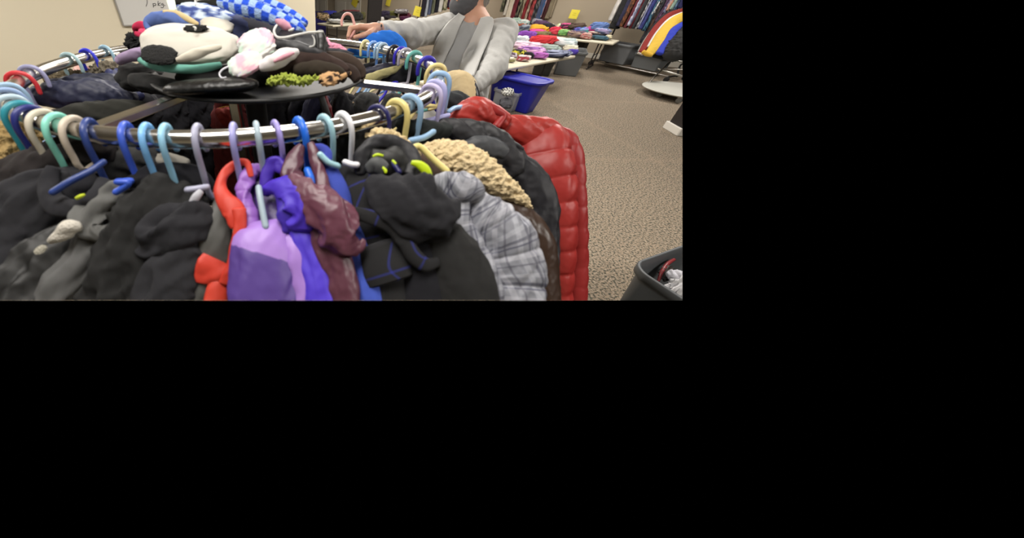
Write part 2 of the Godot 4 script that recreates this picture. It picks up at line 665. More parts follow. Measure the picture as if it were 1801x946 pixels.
func unseen_ceiling_light(c: Vector3, k: float) -> void:
	var o := thing("unseen_ceiling_light", "unseen fluorescent ceiling panel placed out of view to light the shop floor", "ceiling light", c, "unseen ceiling light panels")
	var s := sh("e8e8e4")
	slab(s, c + Vector3(0, 0.01, 0), Vector3(1.24, 0.03, 0.64), D1)
	obj("frame", s, M.paint, o, true, true)
	s = sh()
	slab(s, c + Vector3(0, -0.008, 0), Vector3(1.18, 0.01, 0.58), D1)
	obj("diffuser", s, M.glow, o, true, true)
	var l := AreaLight3D.new()
	l.name = "lamp_light"
	l.area_size = Vector2(1.18, 0.58)
	l.light_color = Color("fffaf3")
	l.light_energy = 5.5 * k
	l.shadow_enabled = true
	l.area_range = 20.0
	l.area_attenuation = 2.0
	o.add_child(l)
	l.position = Vector3(0, -0.03, 0)
	l.basis = Basis(D1.normalized(), D1.normalized().cross(Vector3.UP).normalized() * -1.0, Vector3.UP)

func wall(called: String, a: Vector3, dir: Vector3, length: float, col: String, label: String, whole := false) -> Node3D:
	var s := sh(col)
	var n := 24
	var away := Vector3.UP.cross(dir).normalized()
	if away.dot(EYE - a) > 0.0: away = -away
	for k in n:                                              # in strips, so the cut at the set's edge stays clean
		slab(s, a + dir * length * (k + 0.5) / n + Vector3(0, 1.38, 0) + away * 0.06, Vector3(length / n, 2.76, 0.12), dir, 0.0)
	var o := obj(called, s, M.wall, null, true, whole)
	o.set_meta("kind", "structure")
	return tag(o, label, "wall")

func room() -> void:
	# carpet, up to the edge of what is seen
	var s := sh()
	var n := 14
	for a in n:
		for b in n:
			slab(s, Vector3(-4 + 15.0 * (a + 0.5) / n, -0.05, -0.6 - 17.0 * (b + 0.5) / n), Vector3(15.0 / n, 0.1, 17.0 / n), Vector3.RIGHT, 0.0)
	struct("floor", s, M.carpet, "flecked brown and tan carpet covering the shop floor", "carpet")
	s = sh("e9e7e0")  # ceiling out of view; its white bounces the panel light
	slab(s, Vector3(2, 2.82, -6), Vector3(20, 0.12, 22), Vector3.RIGHT, 0.0)
	var c := obj("ceiling", s, M.wall, null, true, true)
	c.set_meta("kind", "structure")
	tag(c, "white ceiling out of view over the shop floor", "ceiling")
	var corner := at(542, 30, 4.5)
	corner.y = 0
	wall("wall_left", corner - D1 * 7.0, D1, 7.0, "d6cdb6", "plain cream wall with the whiteboard, ending at a corner", true)
	wall("wall_return", corner + D1.cross(Vector3.UP).normalized() * 0.0, Vector3(-0.586, 0, -0.81), 1.2, "d6cdb6", "short cream wall return behind the corner", true)
	wall("unseen_wall_rear", Vector3(-7, 0, 3.0), Vector3.RIGHT, 19.0, "d6cdb6", "unseen cream wall behind the camera, reflected in the chrome", true)  # out of view; widened for bounce light and reflections in the chrome
	var bw := on(1038, 101.6, 0.0)
	wall("wall_back", bw + D2 * 6.0, -D2, 20.0, "b3a692", "taupe back wall behind the tables and rolling racks")
	var inn := D2.cross(Vector3.UP).normalized()             # out of the back wall
	if inn.dot(EYE - bw) < 0: inn = -inn
	s = sh("d8d4c8")
	for k in 30:
		slab(s, bw + D2 * (-12.0 + 16.0 * (k + 0.5) / 30) + Vector3(0, 0.06, 0) + inn * 0.01, Vector3(16.0 / 30, 0.12, 0.02), D2, 0.0)
	struct("baseboard_back", s, M.paint, "pale baseboard along the taupe back wall", "baseboard")
	# the white panelled doors at the far left of the back wall
	for q in [[562.0, 37.0, "narrow white panelled door beside the wall corner"], [612.0, 56.0, "wide white panelled door left of the black column"]]:
		var ctr := wall_hit(q[0], 5, bw, inn)
		var t := depth(ctr)
		var w: float = q[1] * t / FOC
		ctr.y = 0.0
		s = sh("cfcabd")
		slab(s, ctr + Vector3(0, 1.02, 0) + inn * 0.02, Vector3(w, 2.04, 0.04), D2)
		var d := struct("door_1" if q[0] < 600 else "door_2", s, M.paint, q[2], "door")
		for k in 4:
			for side in [-0.24, 0.24]:
				s = sh("d6d1c5")
				slab(s, ctr + Vector3(0, 0.3 + 0.48 * k, 0) + D2 * w * side + inn * 0.045, Vector3(w * 0.36, 0.38, 0.016), D2, 0.007)
				obj("panel", s, M.paint, d, true)
		s = sh("6a5a30")
		soft(s, ctr + Vector3(0, 1.0, 0) + D2 * w * (0.45 if q[0] > 600 else -0.45) + inn * 0.09, D2 * 0.03, Vector3.UP * 0.03, inn * 0.04, {"cr": 0.0, "sq": 1.0, "n": 8, "m": 12})
		obj("knob", s, M.dull_chrome, d)
	# whiteboard with its marker writing
	var wn := D1.cross(Vector3.UP).normalized()
	if wn.dot(EYE - corner) < 0: wn = -wn
	var lo := wall_hit(217, 45, corner, wn)
	var along := D1.normalized()
	var wb := thing("whiteboard", "whiteboard with black marker writing on the cream wall", "whiteboard", lo)
	s = sh("c9c8c5")
	slab(s, lo + along * 0.75 + Vector3(0, 0.5, 0) + wn * 0.012, Vector3(1.5, 1.0, 0.02), along)
	obj("panel", s, M.board, wb, true)
	s = sh("8d8a84")
	bar(s, lo + wn * 0.015, lo + along * 1.5 + wn * 0.015, 0.014, 0.026, wn)
	bar(s, lo + wn * 0.015, lo + Vector3(0, 1, 0) + wn * 0.015, 0.014, 0.026, wn)
	obj("frame", s, M.paint, wb, true)
	var strokes := [
		[[256, -6], [259, 3], [257, 11]],
		[[269, 6], [270, 13]], [[269, 7], [273, 6], [274, 9], [270, 10]],
		[[278, 2], [278, 10]], [[282, 5], [278, 8], [282, 10]],
		[[287, 6], [284, 7], [285, 9], [288, 8], [287, 13], [283, 13]], [[290, 9.4], [290.6, 9.6]],
		[[297, 1], [295, 4], [299, 5], [300, 2], [297, 1]], [[302, 5], [303, 1], [306, 2], [307, 5]], [[309, 3], [312, 1], [309, 1], [309, 5], [313, 5]]]
	s = sh("1c1c1e")
	for st in strokes:
		var pts := []
		for q in st: pts.append(wall_hit(q[0], q[1], lo + wn * 0.024, wn))
		rod(s, pts, 0.0026, 0, 6)
	obj("marker_writing", s, M.paint, wb)
	# black columns
	for q in [[657.0, 40.0, 7.5, 23.0, "black square column standing behind the shopper's hand"]]:
		var cp := at(q[0], q[1], q[2])
		s = sh("1e1a18")
		slab(s, Vector3(cp.x, 1.38, cp.z), Vector3(q[3] * q[2] / FOC, 2.76, 0.3), lens_basis.x)
		struct("column", s, M.paint, q[4], "column")
	var pc := on(1190, 239, 0.0)
	var pa := (on(1165, 224, 0.0) - pc)
	pa.y = 0
	var pw := pa.length()
	pa = pa.normalized()
	var pb := Vector3(-pa.z, 0, pa.x)
	if pb.x < 0: pb = -pb
	var mid := pc + pa * pw / 2.0 + pb * pw / 2.0
	s = sh("201c1a")
	slab(s, mid + Vector3(0, 1.38, 0), Vector3(pw - 0.05, 2.76, pw - 0.05), pa, 0.004)
	var col := struct("column", s, M.paint, "black square column at the right edge with white base trim", "column")
	for q in [[pb, -1], [pa, -1], [pb, 1], [pa, 1]]:
		s = sh("d6d2ca")
		slab(s, mid + q[0] * q[1] * (pw / 2.0 - 0.01) + Vector3(0, 0.05, 0), Vector3(pw, 0.1, 0.03), q[0].cross(Vector3.UP), 0.006)
		obj("base_trim", s, M.paint, col, true)
	var c2 := on(1012, 111, 0.0)
	s = sh("1e1a18")
	slab(s, c2 + Vector3(0, 1.38, -0.1), Vector3(0.26, 2.76, 0.26), D1)
	s.col = hexc("d6d2ca")
	slab(s, c2 + Vector3(0, 0.05, -0.1), Vector3(0.3, 0.1, 0.3), D1)
	var lower := Sh.new()
	lower = s
	# this one is only seen under the table, from the floor to its top
	for k in lower.v.size(): lower.v[k].y = minf(lower.v[k].y, 0.55)
	struct("column", lower, M.paint, "dark post with white foot seen under the far table", "post")
	# yellow paper notes
	for q in [[626, 4, 12, 12, -28, "yellow paper note taped to the wide white door"], [685, 3, 9, 12, -12, "yellow paper note on the back wall right of the column"]]:
		note(wall_hit(q[0], q[1], bw, inn) + inn * 0.07, inn, q[2], q[3], q[4], q[5])
	note(at(734.5, 20, 9.05), (EYE - at(734.5, 20, 9.05)).normalized(), 13, 14, -12, "yellow paper note hanging left of the shopper's shoulder", true)
	note(at(1010, 25, 8.6), (EYE - at(1010, 25, 8.6)).normalized(), 13, 13, -3, "yellow paper note beside the dark patterned dress", true)
	note(at(1006.5, 48.5, 8.3), (EYE - at(1006.5, 48.5, 8.3)).normalized(), 6, 5, -3, "small yellow note lying against the far table's clothes")

func wall_hit(u: float, w: float, p: Vector3, n: Vector3) -> Vector3:
	var d := at(u, w, 1.0) - EYE
	return EYE + d * ((p - EYE).dot(n) / d.dot(n))

func note(c: Vector3, n: Vector3, w: float, h: float, roll: float, label: String, lettered := false) -> void:
	var k := depth(c) / FOC
	n = Vector3(n.x, 0, n.z).normalized()
	var R := Vector3.UP.cross(n).normalized()
	var x := R.rotated(n, deg_to_rad(-roll * 0.0 + roll))
	var y := n.cross(x)
	var s := sh("f2e14a")
	var g := []
	for a in 3:
		var line := []
		for b in 3: line.append(c + x * (b - 1) * w * k / 2.0 - y * (a - 1) * h * k / 2.0 + n * 0.006 * (1 - absf(b - 1)))
		g.append(line)
	sheet(s, g, 0.003, {"nu": 4, "nv": 4})
	var o := thing("paper_note", label, "note", c)
	obj("paper", s, M.paint, o)
	if lettered:
		s = sh("a89a20")
		for a in 2: bar(s, c + n * 0.009 - x * w * k * 0.2 + y * h * k * (0.12 - 0.2 * a), c + n * 0.009 + x * w * k * 0.2 + y * h * k * (0.12 - 0.2 * a), 0.006, 0.003, n)
		obj("writing", s, M.paint, o, true)

# ---------------------------------------------------------------- the round rack
func ring_at(a: float, rad := RING, dy := 0.0) -> Vector3:
	return HUB + Vector3(cos(a) * rad, dy, -sin(a) * rad)

func rack() -> void:
	var o := thing("round_clothes_rack", "round chrome clothes rack crowded with coats and plastic hangers", "clothes rack", Vector3(HUB.x, 0, HUB.z))
	var s := sh("d8d6d2")
	var n := 144
	for a in n + 1:
		for b in 15:
			var g := TAU * b / 14.0
			s.add(ring_at(TAU * a / n, RING + cos(g) * 0.0147, sin(g) * 0.0147))
	for a in n:
		for b in 14:
			var x := a * 15 + b
			s.quad(x, x + 15, x + 16, x + 1)
	obj("ring_rail", s, M.chrome, o)
	for a in [-20.0, 70.0, 160.0, 251.0]:
		s = sh("cfccc6")
		var ra := deg_to_rad(a)
		bar(s, ring_at(ra, 0.05, -0.012), ring_at(ra, RING - 0.008, -0.012), 0.028, 0.014)
		obj("spoke", s, M.chrome, o, true)
	s = sh("0d0d0e")
	rod(s, [HUB + Vector3(0, -1.39, 0), HUB + Vector3(0, -0.7, 0), HUB + Vector3(0, -0.02, 0)], 0.032, 4, 20, 0.05)
	obj("center_post", s, M.paint, o)
	s = sh("c8c4bc")
	bar(s, HUB + Vector3(-0.055, -0.45, 0.03), HUB + Vector3(-0.055, -0.02, 0.03), 0.03, 0.03, Vector3.BACK)
	obj("height_tube", s, M.chrome, o, true)
	for a in [45.0, 135.0]:
		var ra := deg_to_rad(a)
		s = sh("121213")
		bar(s, HUB + Vector3(0, -1.385, 0), ring_at(ra, 0.42, -1.385), 0.035, 0.03)
		obj("foot", s, M.paint, o, true)
	# the round black tray over the hub
	var tr := thing("round_tray", "round black tray on the rack's hub, heaped with hats", "tray", HUB + Vector3(0, -0.004, 0))
	s = sh("29292a")
	var prof := [[0.0, 0.0], [0.266, 0.0], [0.277, 0.004], [0.279, 0.011], [0.271, 0.012], [0.262, 0.006], [0.0, 0.006]]
	for q in prof:
		for b in 73: s.add(ring_at(TAU * b / 72.0, q[0], q[1]) + Vector3(0.05, -0.006, 0.066))
	for a in prof.size() - 1:
		for b in 72:
			var x := a * 73 + b
			s.quad(x, x + 1, x + 74, x + 73)
	obj("plate", s, M.paint, tr)

func hanger(u: float, w: float, col: String, name_: String, flip := 1.0, o := {}) -> void:
	var P := on(u, w, HUB.y + 0.026)
	var d := P - HUB
	d.y = 0
	d = d.normalized().rotated(Vector3.UP, deg_to_rad(o.get("yaw", 0.0)))
	var dd := (P - HUB)
	dd.y = 0
	var c := HUB + dd.normalized() * RING
	d *= flip
	var k: float = o.get("k", 1.0)
	var th := thing("clothes_hanger", name_, "hanger", c)
	var s := sh(col)
	var r: float = o.get("r", 0.005)
	var drop: float = o.get("drop", 0.0)
	var pts := []
	for q in [[-0.025, -0.022], [-0.0265, -0.002], [-0.0205, 0.0155], [-0.008, 0.0235], [0.008, 0.0235], [0.0205, 0.0155], [0.0265, -0.002], [0.0265, -0.03], [0.0265, -0.072 - drop], [0.02, -0.088 - drop], [0.0, -0.096 - drop]]:
		pts.append(c + d * q[0] * k + Vector3.UP * (q[1] - 0.0052))
	rod(s, pts, r, 44, 12)
	obj("hook", s, M.plastic, th)
	s = sh(col)
	var y: float = -0.098 - drop
	var L: float = o.get("arm", 0.1)
	if o.has("show"):
		var seen := []
		for w3 in o.show: seen.append(at(w3[0], w3[1], w3[2]))
		rod(s, seen, r, seen.size() * 8, 10)
	else: rod(s, [c + d * L + Vector3.UP * (y - 0.075), c + d * L * 0.55 + Vector3.UP * (y - 0.035), c + d * 0.03 + Vector3.UP * (y + 0.002), c - d * 0.03 + Vector3.UP * (y + 0.002), c - d * L * 0.55 + Vector3.UP * (y - 0.035), c - d * L + Vector3.UP * (y - 0.075)], r, 30, 10)
	obj("shoulder_arms", s, M.plastic, th)
	s = sh(col)
	rod(s, [c + d * L + Vector3.UP * (y - 0.075), c + Vector3.UP * (y - 0.082), c - d * L + Vector3.UP * (y - 0.075)], r * 0.9, 12, 8)
	obj("trouser_bar", s, M.plastic, th)

func hangers() -> void:
	# round the ring from the far left, along the near side, to the far right
	hanger(213, 80, "9fc4d8", "pale blue hanger on the left rail beside the hat pile", 1)
	hanger(181, 85, "3a3fd6", "bright blue hanger on the left rail, second from the hat pile", 1)
	hanger(150, 91, "a9c6cc", "pale teal hanger on the left rail over the pink hat", 1)
	hanger(96, 110, "9a9cc0", "dull lavender hanger on the left rail beside the red one", 1)
	hanger(64, 120, "d03a40", "red hanger, the only one, at the left of the rail", 1)
	hanger(38, 139, "9dbcd8", "pale blue hanger below the red one at the rail's left end", 1, {"yaw": 8})
	hanger(30, 148, "8aa4cc", "slate blue hanger squeezed under the pale blue one at left", 1, {"yaw": -6})
	hanger(32, 160, "b4cbd8", "whitish blue hanger above the teal one at the left bend", 1, {"yaw": 6})
	hanger(34, 173, "2f8fa0", "teal hanger at the rail's left bend over tan fur", 1, {"yaw": 10})
	hanger(52, 180, "2a2f78", "dark navy hanger between the teal and the cream ones", 1, {"yaw": 12})
	hanger(62, 190, "cfc7b6", "cream hanger left of the mint green one", 1, {"yaw": 14, "drop": -0.03})
	hanger(92, 195, "86d6c4", "mint green hanger on the near left of the rail", 1, {"yaw": 20})
	hanger(113, 203, "cbbfae", "beige hanger between the mint and the navy ones", 1, {"yaw": 16, "drop": -0.03})
	hanger(148, 206, "2b4080", "navy blue hanger with its arm crossing the charcoal jacket", 1, {"yaw": 28, "show": [[182, 285, 0.5], [160, 300, 0.485], [125, 318, 0.47], [93, 338, 0.463]]})
	hanger(206, 216, "3c5cc8", "medium blue hanger, first left of two light blue ones", 1, {"yaw": 20, "show": [[230, 318, 0.487], [206, 320, 0.475], [226, 322, 0.478], [204, 338, 0.478]]})
	hanger(246, 217, "7cb8ee", "light blue hanger, left of the near pair", 1, {"yaw": 14})
	hanger(280, 219, "93c8e6", "light sky blue hanger, right of the near pair", 1, {"yaw": 10})
	hanger(339, 220, "a9abc2", "grey lavender hanger holding the large black jacket", 1, {"yaw": 4, "show": [[330, 334, 0.472], [345, 332, 0.474], [364, 329, 0.482]]})
	hanger(406, 219, "a3a3de", "lavender hanger over the red and grey jacket", 1, {"yaw": 0})
	hanger(450, 217, "a3b6c2", "pale grey hanger over the light purple puffer", 1, {"yaw": 2, "drop": 0.01, "show": [[455, 330, 0.478], [458, 350, 0.47], [467, 398, 0.462]]})
	hanger(486, 214, "9a8fd4", "violet hanger over the indigo jacket", 1, {"yaw": 6, "r": 0.0045, "show": [[500, 328, 0.472], [503, 332, 0.474], [506, 340, 0.476]]})
	hanger(530, 209, "1f6be0", "vivid blue hanger holding the maroon leather jacket", 1, {"yaw": 4, "r": 0.006, "show": [[541, 300, 0.482], [546, 312, 0.478], [548, 322, 0.478]]})
	hanger(580, 205, "9cc6d2", "pale aqua hanger over the cornflower blue jacket", 1, {"yaw": 4, "show": [[594, 292, 0.495], [578, 286, 0.488], [563, 272, 0.485]]})
	hanger(616, 200, "e9e9ee", "white hanger over the dark plaid coat", 1, {"yaw": 2, "show": [[628, 290, 0.5], [618, 289, 0.502], [607, 285, 0.505]]})
	hanger(682, 186, "26265c", "thin dark navy hanger over the black hooded jacket", 1, {"yaw": 6, "r": 0.0042, "show": [[694, 276, 0.51], [692, 286, 0.5], [702, 302, 0.49]]})
	hanger(714, 175, "e6d68a", "cream yellow hanger over the shearling coat", 1, {"yaw": -4, "r": 0.0058, "show": [[703, 261, 0.552], [722, 262, 0.55], [738, 258, 0.552], [760, 278, 0.55], [786, 301, 0.545]]})
	hanger(737, 166, "8fb4d8", "powder blue hanger right of the cream yellow one", 1, {"yaw": -6, "r": 0.0058, "show": [[722, 247, 0.6], [745, 242, 0.6], [762, 232, 0.6]]})
	hanger(768, 138, "b4b4e6", "lilac hanger at the rail's right end", 1, {"yaw": -18, "r": 0.006, "k": 1.0, "show": [[745, 214, 0.72], [770, 208, 0.73], [788, 203, 0.74]]})
	hanger(772, 146, "c9c0e8", "pale violet hanger just behind the lilac one", 1, {"yaw": -14})
	hanger(775, 123, "9cc0e8", "sky blue hanger behind the lilac ones at the right end", 1, {"yaw": -8, "r": 0.006, "show": [[790, 196, 0.78], [800, 190, 0.8], [815, 188, 0.82]]})
	hanger(757, 109, "ead996", "cream hanger on the rail in front of the shopper", 1, {"yaw": 0, "r": 0.0058})
	hanger(738, 97, "3a33b4", "indigo hanger on the far rail next to the cream one", 1, {"r": 0.006})
	hanger(718, 88, "66b3aa", "teal green hanger on the far rail before the shopper", 1, {"r": 0.006})
	hanger(705, 83, "b5b0bc", "grey hanger on the far rail left of the teal one", 1)
	hanger(696, 81, "3a2fc0", "royal blue hanger on the far rail by the black one", 1)
	hanger(684, 78, "262024", "black hanger on the far rail", 1)
	hanger(667, 74, "a9c2d8", "pale grey blue hanger on the far rail, right of a pair", 1)
	hanger(662, 73, "98bde0", "pale blue hanger on the far rail, left of a pair", 1)
	hanger(651, 71, "7aa6e8", "small blue hanger on the far rail beside a cream one", 1)
	hanger(637, 69, "e8dca0", "cream hanger on the far rail nearest the shopper's hand", 1)

# ---------------------------------------------------------------- coats
func garment(called: String, label: String, category: String, parts: Array, group := "") -> Node3D:
	var base := Vector3.ZERO
	var lowest := 1e9
	var built := []
	for p in parts:
		var s := sh(p[2])
		var o: Dictionary = p[4] if p.size() > 4 else {}
		if o.has("lump"): lump(s, p[3][0], p[3][1], p[3][2], p[3][3], p[3][4], p[3][5], p[3][6], o)
		elif o.has("sheet"):
			var g := []
			for row in p[3]:
				var line := []
				for q in row: line.append(at(q[0], q[1], q[2]))
				g.append(line)
			sheet(s, g, o.get("th", 0.008), o)
		else: tube(s, px(p[3]), o)
		built.append([p[0], s, p[1]])
		for v in s.v:
			if v.y < lowest and ends[0].distance_to(v) <= 0.0 and ends[1].distance_to(v) <= 0.0:
				lowest = v.y
		base += s.v[0] / parts.size()
	base.y = lowest
	var th := thing(called, label, category, base, group)
	for b in built: obj(b[0], b[1], M[b[2]], th)
	return th

func near_coats() -> void:
	var blk := {"fold": 0.16, "cr": 0.14, "n": 40, "m": 36}
	garment("charcoal_jacket", "charcoal hooded jacket with a wide open collar at the near left", "jacket", [
		["sleeve", "cloth", "262628", [[135, 318, .53, 26, .55], [85, 350, .52, 48, .55], [30, 410, .51, 66, .55], [-15, 480, .49, 84, .55], [-50, 560, .47, 96, .55]], blk],
		["collar", "cloth", "202022", [[95, 296, .5, 10, .55], [84, 330, .49, 15, .55], [98, 358, .482, 18, .55], [135, 368, .478, 18, .55], [168, 352, .482, 16, .55], [186, 318, .5, 12, .55]], {"cr": 0.1, "n": 40}],
		["collar_lining", "cloth", "1b1b1d", [[110, 305, .53, 20, .55], [135, 330, .52, 34, .55], [165, 318, .53, 26, .55]], {"cr": 0.1}],
		["lower_body", "nylon", "18181a", [[165, 400, .51, 26, .55], [125, 440, .495, 46, .55], [85, 490, .48, 62, .55], [60, 560, .47, 80, .55]], {"fold": 0.1, "cr": 0.14, "ql": 0.09, "qd": 0.06, "n": 44}],
		["size_tag", "cloth", "c4d43a", [[134, 349, .462, 3, .55], [142, 345, .461, 3.4], [149, 342, .462, 2, .55]], {"n": 6, "m": 10}]])
	garment("fleece_mitten", "small off-white fleece scrap hanging between two dark jackets", "mitten", [
		["cuff", "fleece", "cfcabf", [[140, 398, .455, 8], [122, 402, .45, 14], [104, 414, .45, 11], [88, 424, .455, 6]], {"cr": 0.15}],
		["tip", "fleece", "a8a496", [[78, 434, .46, 5], [72, 444, .46, 8], [68, 456, .462, 4]], {"cr": 0.2}]])
	garment("grey_jacket", "grey jacket with a crumpled collar left of the large black one", "jacket", [
		["collar", "cloth", "5e5e5d", [[226, 332, .5, 12, .6], [192, 345, .49, 24, .6], [165, 375, .48, 26, .6], [158, 405, .47, 24, .6], [182, 412, .472, 15, .6], [205, 400, .48, 10, .6]], {"cr": 0.25, "n": 44, "m": 36}],
		["front", "cloth", "5a5a5a", [[172, 400, .49, 24, .6], [146, 450, .475, 26, .6], [112, 500, .465, 30, .6], [75, 560, .46, 34, .6]], {"fold": 0.12, "cr": 0.1}],
		])
	garment("pale_grey_jacket", "pale grey jacket of which only a sleeve shows below the black one", "jacket", [
		["sleeve", "cloth", "8c8c89", [[224, 460, .5, 10], [208, 490, .485, 24], [190, 520, .475, 32], [170, 570, .47, 36]], {"fold": 0.12, "cr": 0.08}],
		["collar", "cloth", "77746c", [[212, 300, .6, 8], [240, 288, .6, 12], [300, 282, .6, 12], [330, 288, .6, 8]], {"cr": 0.2}]])
	garment("black_jacket", "large black jacket with a draped hood under the grey lavender hanger", "jacket", [
		["back", "cloth", "151517", [[215, 420, .52, 20, .5], [225, 365, .515, 26, .5], [258, 325, .51, 28, .5], [300, 312, .51, 24, .5], [340, 312, .515, 20, .5], [372, 330, .52, 14, .5]], {"cr": 0.14, "n": 44}],
		["body", "cloth", "161618", [[320, 330, .52, 50, .5], [295, 390, .505, 75, .5], [262, 460, .49, 76, .5], [240, 560, .48, 80, .5]], {"fold": 0.2, "cr": 0.15, "n": 56, "m": 44}],
		["hood", "cloth", "202022", [[372, 372, .475, 14, .5], [345, 385, .465, 36, .5], [310, 405, .46, 46, .5], [278, 435, .46, 38, .5], [258, 462, .465, 14, .5]], {"cr": 0.22, "n": 44, "m": 40}],
		["sleeve", "cloth", "262628", [[345, 440, .468, 28, .5], [312, 480, .462, 46, .5], [296, 520, .458, 50, .5], [285, 580, .455, 52, .5]], {"fold": 0.1, "cr": 0.16, "n": 36}],
		["label", "cloth", "c9cad4", [[338, 357, .462, 6, .5], [345, 346, .46, 7, .5], [354, 336, .462, 5, .5]], {"n": 8}]])
	garment("red_grey_jacket", "orange red jacket with a grey panel left of the purple puffer", "jacket", [
		["collar", "nylon", "c63a29", [[442, 310, .5, 5, .5], [434, 287, .5, 6, .5], [416, 288, .5, 7, .5], [396, 304, .492, 8, .6], [388, 326, .484, 10, .6], [394, 350, .475, 15, .5], [412, 372, .47, 20, .4], [420, 398, .468, 14, .4]], {"cr": 0.1, "n": 44}],
		["grey_panel", "nylon", "4c4c4b", [[392, 340, .49, 10, .5], [388, 380, .482, 22, .45], [380, 425, .477, 27, .45], [368, 480, .474, 30, .4], [362, 560, .474, 34, .4]], {"fold": 0.06, "cr": 0.06}],
		["piping", "nylon", "c63a29", [[420, 368, .466, 12, .5], [422, 400, .464, 11, .5], [412, 440, .462, 9, .5], [406, 470, .462, 9, .5], [396, 498, .464, 12, .5]], {"cr": 0.06}],
		["pocket", "nylon", "c63a29", [[386, 458, .466, 26, .2], [378, 472, .463, 31, .25], [370, 488, .462, 29, .25], [368, 498, .463, 25, .2]], {"cr": 0.12, "cap": 0.1, "sq": 0.8}],
		["sleeve", "nylon", "c93f2c", [[384, 496, .466, 16, .5], [380, 525, .462, 20, .5], [374, 580, .457, 22, .5]], {"fold": 0.05}]])
	var block := func(p: Vector3, g, l) -> Color: return hexc("a57ed0") if l < 0.052 + 0.014 * cos(g) else hexc("57408e")
	garment("purple_puffer_jacket", "shiny light purple puffer jacket with darker purple lower panels", "jacket", [
		["ruched_collar", "satin", "8f5fb8", [[468, 296, .52, 8], [446, 300, .515, 13], [432, 322, .505, 14], [430, 350, .497, 14], [437, 380, .488, 16], [440, 405, .482, 18]], {"cr": 0.2, "ql": 0.016, "qd": 0.14, "n": 60, "m": 24}],
		["inner_lining", "satin", "3f2a6a", [[455, 320, .53, 18], [475, 370, .52, 30], [490, 410, .5, 30]], {"cr": 0.1}],
		["body", "satin", "ffffff", [[466, 398, .486, 36, .5], [468, 412, .478, 48, .5], [464, 440, .466, 54, .45], [464, 490, .457, 58, .4], [466, 580, .45, 62, .4]], {"cr": 0.05, "n": 60, "m": 40, "cap": 0.3, "pat": block}],
		["sleeve", "satin", "a57ed0", [[498, 424, .474, 20, .6], [520, 452, .468, 24, .6], [530, 490, .464, 19, .6], [534, 530, .46, 16, .6], [536, 580, .458, 16, .6]], {"cr": 0.1, "n": 44}]])
	garment("indigo_jacket", "bright indigo nylon jacket with a folded hood between purple and maroon", "jacket", [
		["collar", "nylon", "4329a8", [[468, 340, .505, 9, .6], [470, 305, .505, 12, .6], [486, 288, .505, 14, .6], [502, 300, .5, 12, .6]], {"cr": 0.15}],
		["hood", "nylon", "4a2fc0", [[464, 338, .49, 8, .6], [492, 330, .48, 18, .6], [520, 345, .47, 26, .6], [532, 372, .465, 28, .6], [530, 400, .468, 22, .6]], {"cr": 0.24, "n": 44, "m": 36}],
		["hood_fold", "nylon", "3f2aa4", [[500, 338, .48, 18, .6], [508, 370, .475, 24, .6], [516, 402, .474, 20, .6]], {"cr": 0.2}],
		["front", "nylon", "5038cc", [[520, 385, .478, 22, .6], [538, 430, .472, 24, .6], [556, 480, .466, 28, .6], [574, 560, .46, 34, .6]], {"fold": 0.12, "cr": 0.05}]])
	garment("maroon_leather_jacket", "wrinkled maroon leather jacket under the vivid blue hanger", "jacket", [
		["back_collar", "leather", "54303f", [[530, 256, .5, 6, .6], [520, 280, .495, 14, .6], [514, 308, .485, 18, .6], [526, 330, .475, 18, .6]], {"cr": 0.2}],
		["front_collar", "leather", "5a3342", [[546, 252, .5, 6, .6], [556, 280, .495, 11, .6], [564, 310, .485, 12, .6], [570, 336, .476, 12, .6]], {"cr": 0.15}],
		["lapel", "leather", "633a48", [[510, 312, .472, 10, .6], [534, 334, .466, 22, .6], [562, 362, .458, 32, .6], [588, 394, .452, 38, .6], [610, 424, .451, 30, .6], [632, 430, .452, 14, .6], [640, 422, .453, 5, .6]], {"cr": 0.22, "n": 50, "m": 40}],
		["sleeve", "leather", "5c3644", [[556, 380, .476, 26, .6], [575, 430, .47, 30, .6], [596, 480, .463, 28, .6], [614, 570, .457, 28, .6]], {"cr": 0.12, "fold": 0.08}]])
	garment("blue_jacket", "cornflower blue jacket right of the maroon leather one", "jacket", [
		["collar", "cloth", "3d48a6", [[552, 256, .5, 3, .6], [566, 260, .5, 7, .6], [576, 270, .498, 8, .6], [572, 290, .497, 8, .6]], {"cr": 0.1}],
		["shoulder", "cloth", "3a4ba8", [[562, 280, .51, 12, .6], [580, 315, .505, 22, .6], [592, 350, .5, 26, .6], [598, 385, .495, 24, .6]], {"fold": 0.08}],
		["sleeve", "cloth", "4257ba", [[615, 400, .492, 18, .6], [628, 440, .486, 24, .6], [644, 490, .478, 26, .6], [658, 570, .47, 30, .6]], {"fold": 0.1}]])
	garment("plaid_coat", "black wool coat with a faint blue windowpane plaid", "coat", [
		["body", "blue_plaid", "ffffff", [[606, 292, .535, 14, .5], [628, 330, .52, 36, .5], [648, 390, .51, 48, .5], [664, 460, .498, 56, .5], [676, 570, .49, 62, .5]], {"fold": 0.08, "n": 40}],
		["scarf", "blue_plaid", "ffffff", [[612, 372, .468, 9, .5], [640, 378, .462, 12, .5], [678, 392, .456, 13, .5], [706, 418, .452, 13, .5], [726, 448, .45, 14, .5], [748, 464, .45, 13, .5], [770, 460, .452, 9, .5]], {"cr": 0.1, "n": 44}],
		["cuff", "blue_plaid", "ffffff", [[664, 430, .478, 38, .5], [678, 470, .47, 44, .5], [686, 494, .467, 42, .5]], {"cap": 0.2}],
		["lower_sleeve", "blue_plaid", "ffffff", [[680, 490, .478, 32, .5], [690, 580, .47, 36, .5]], {}]])
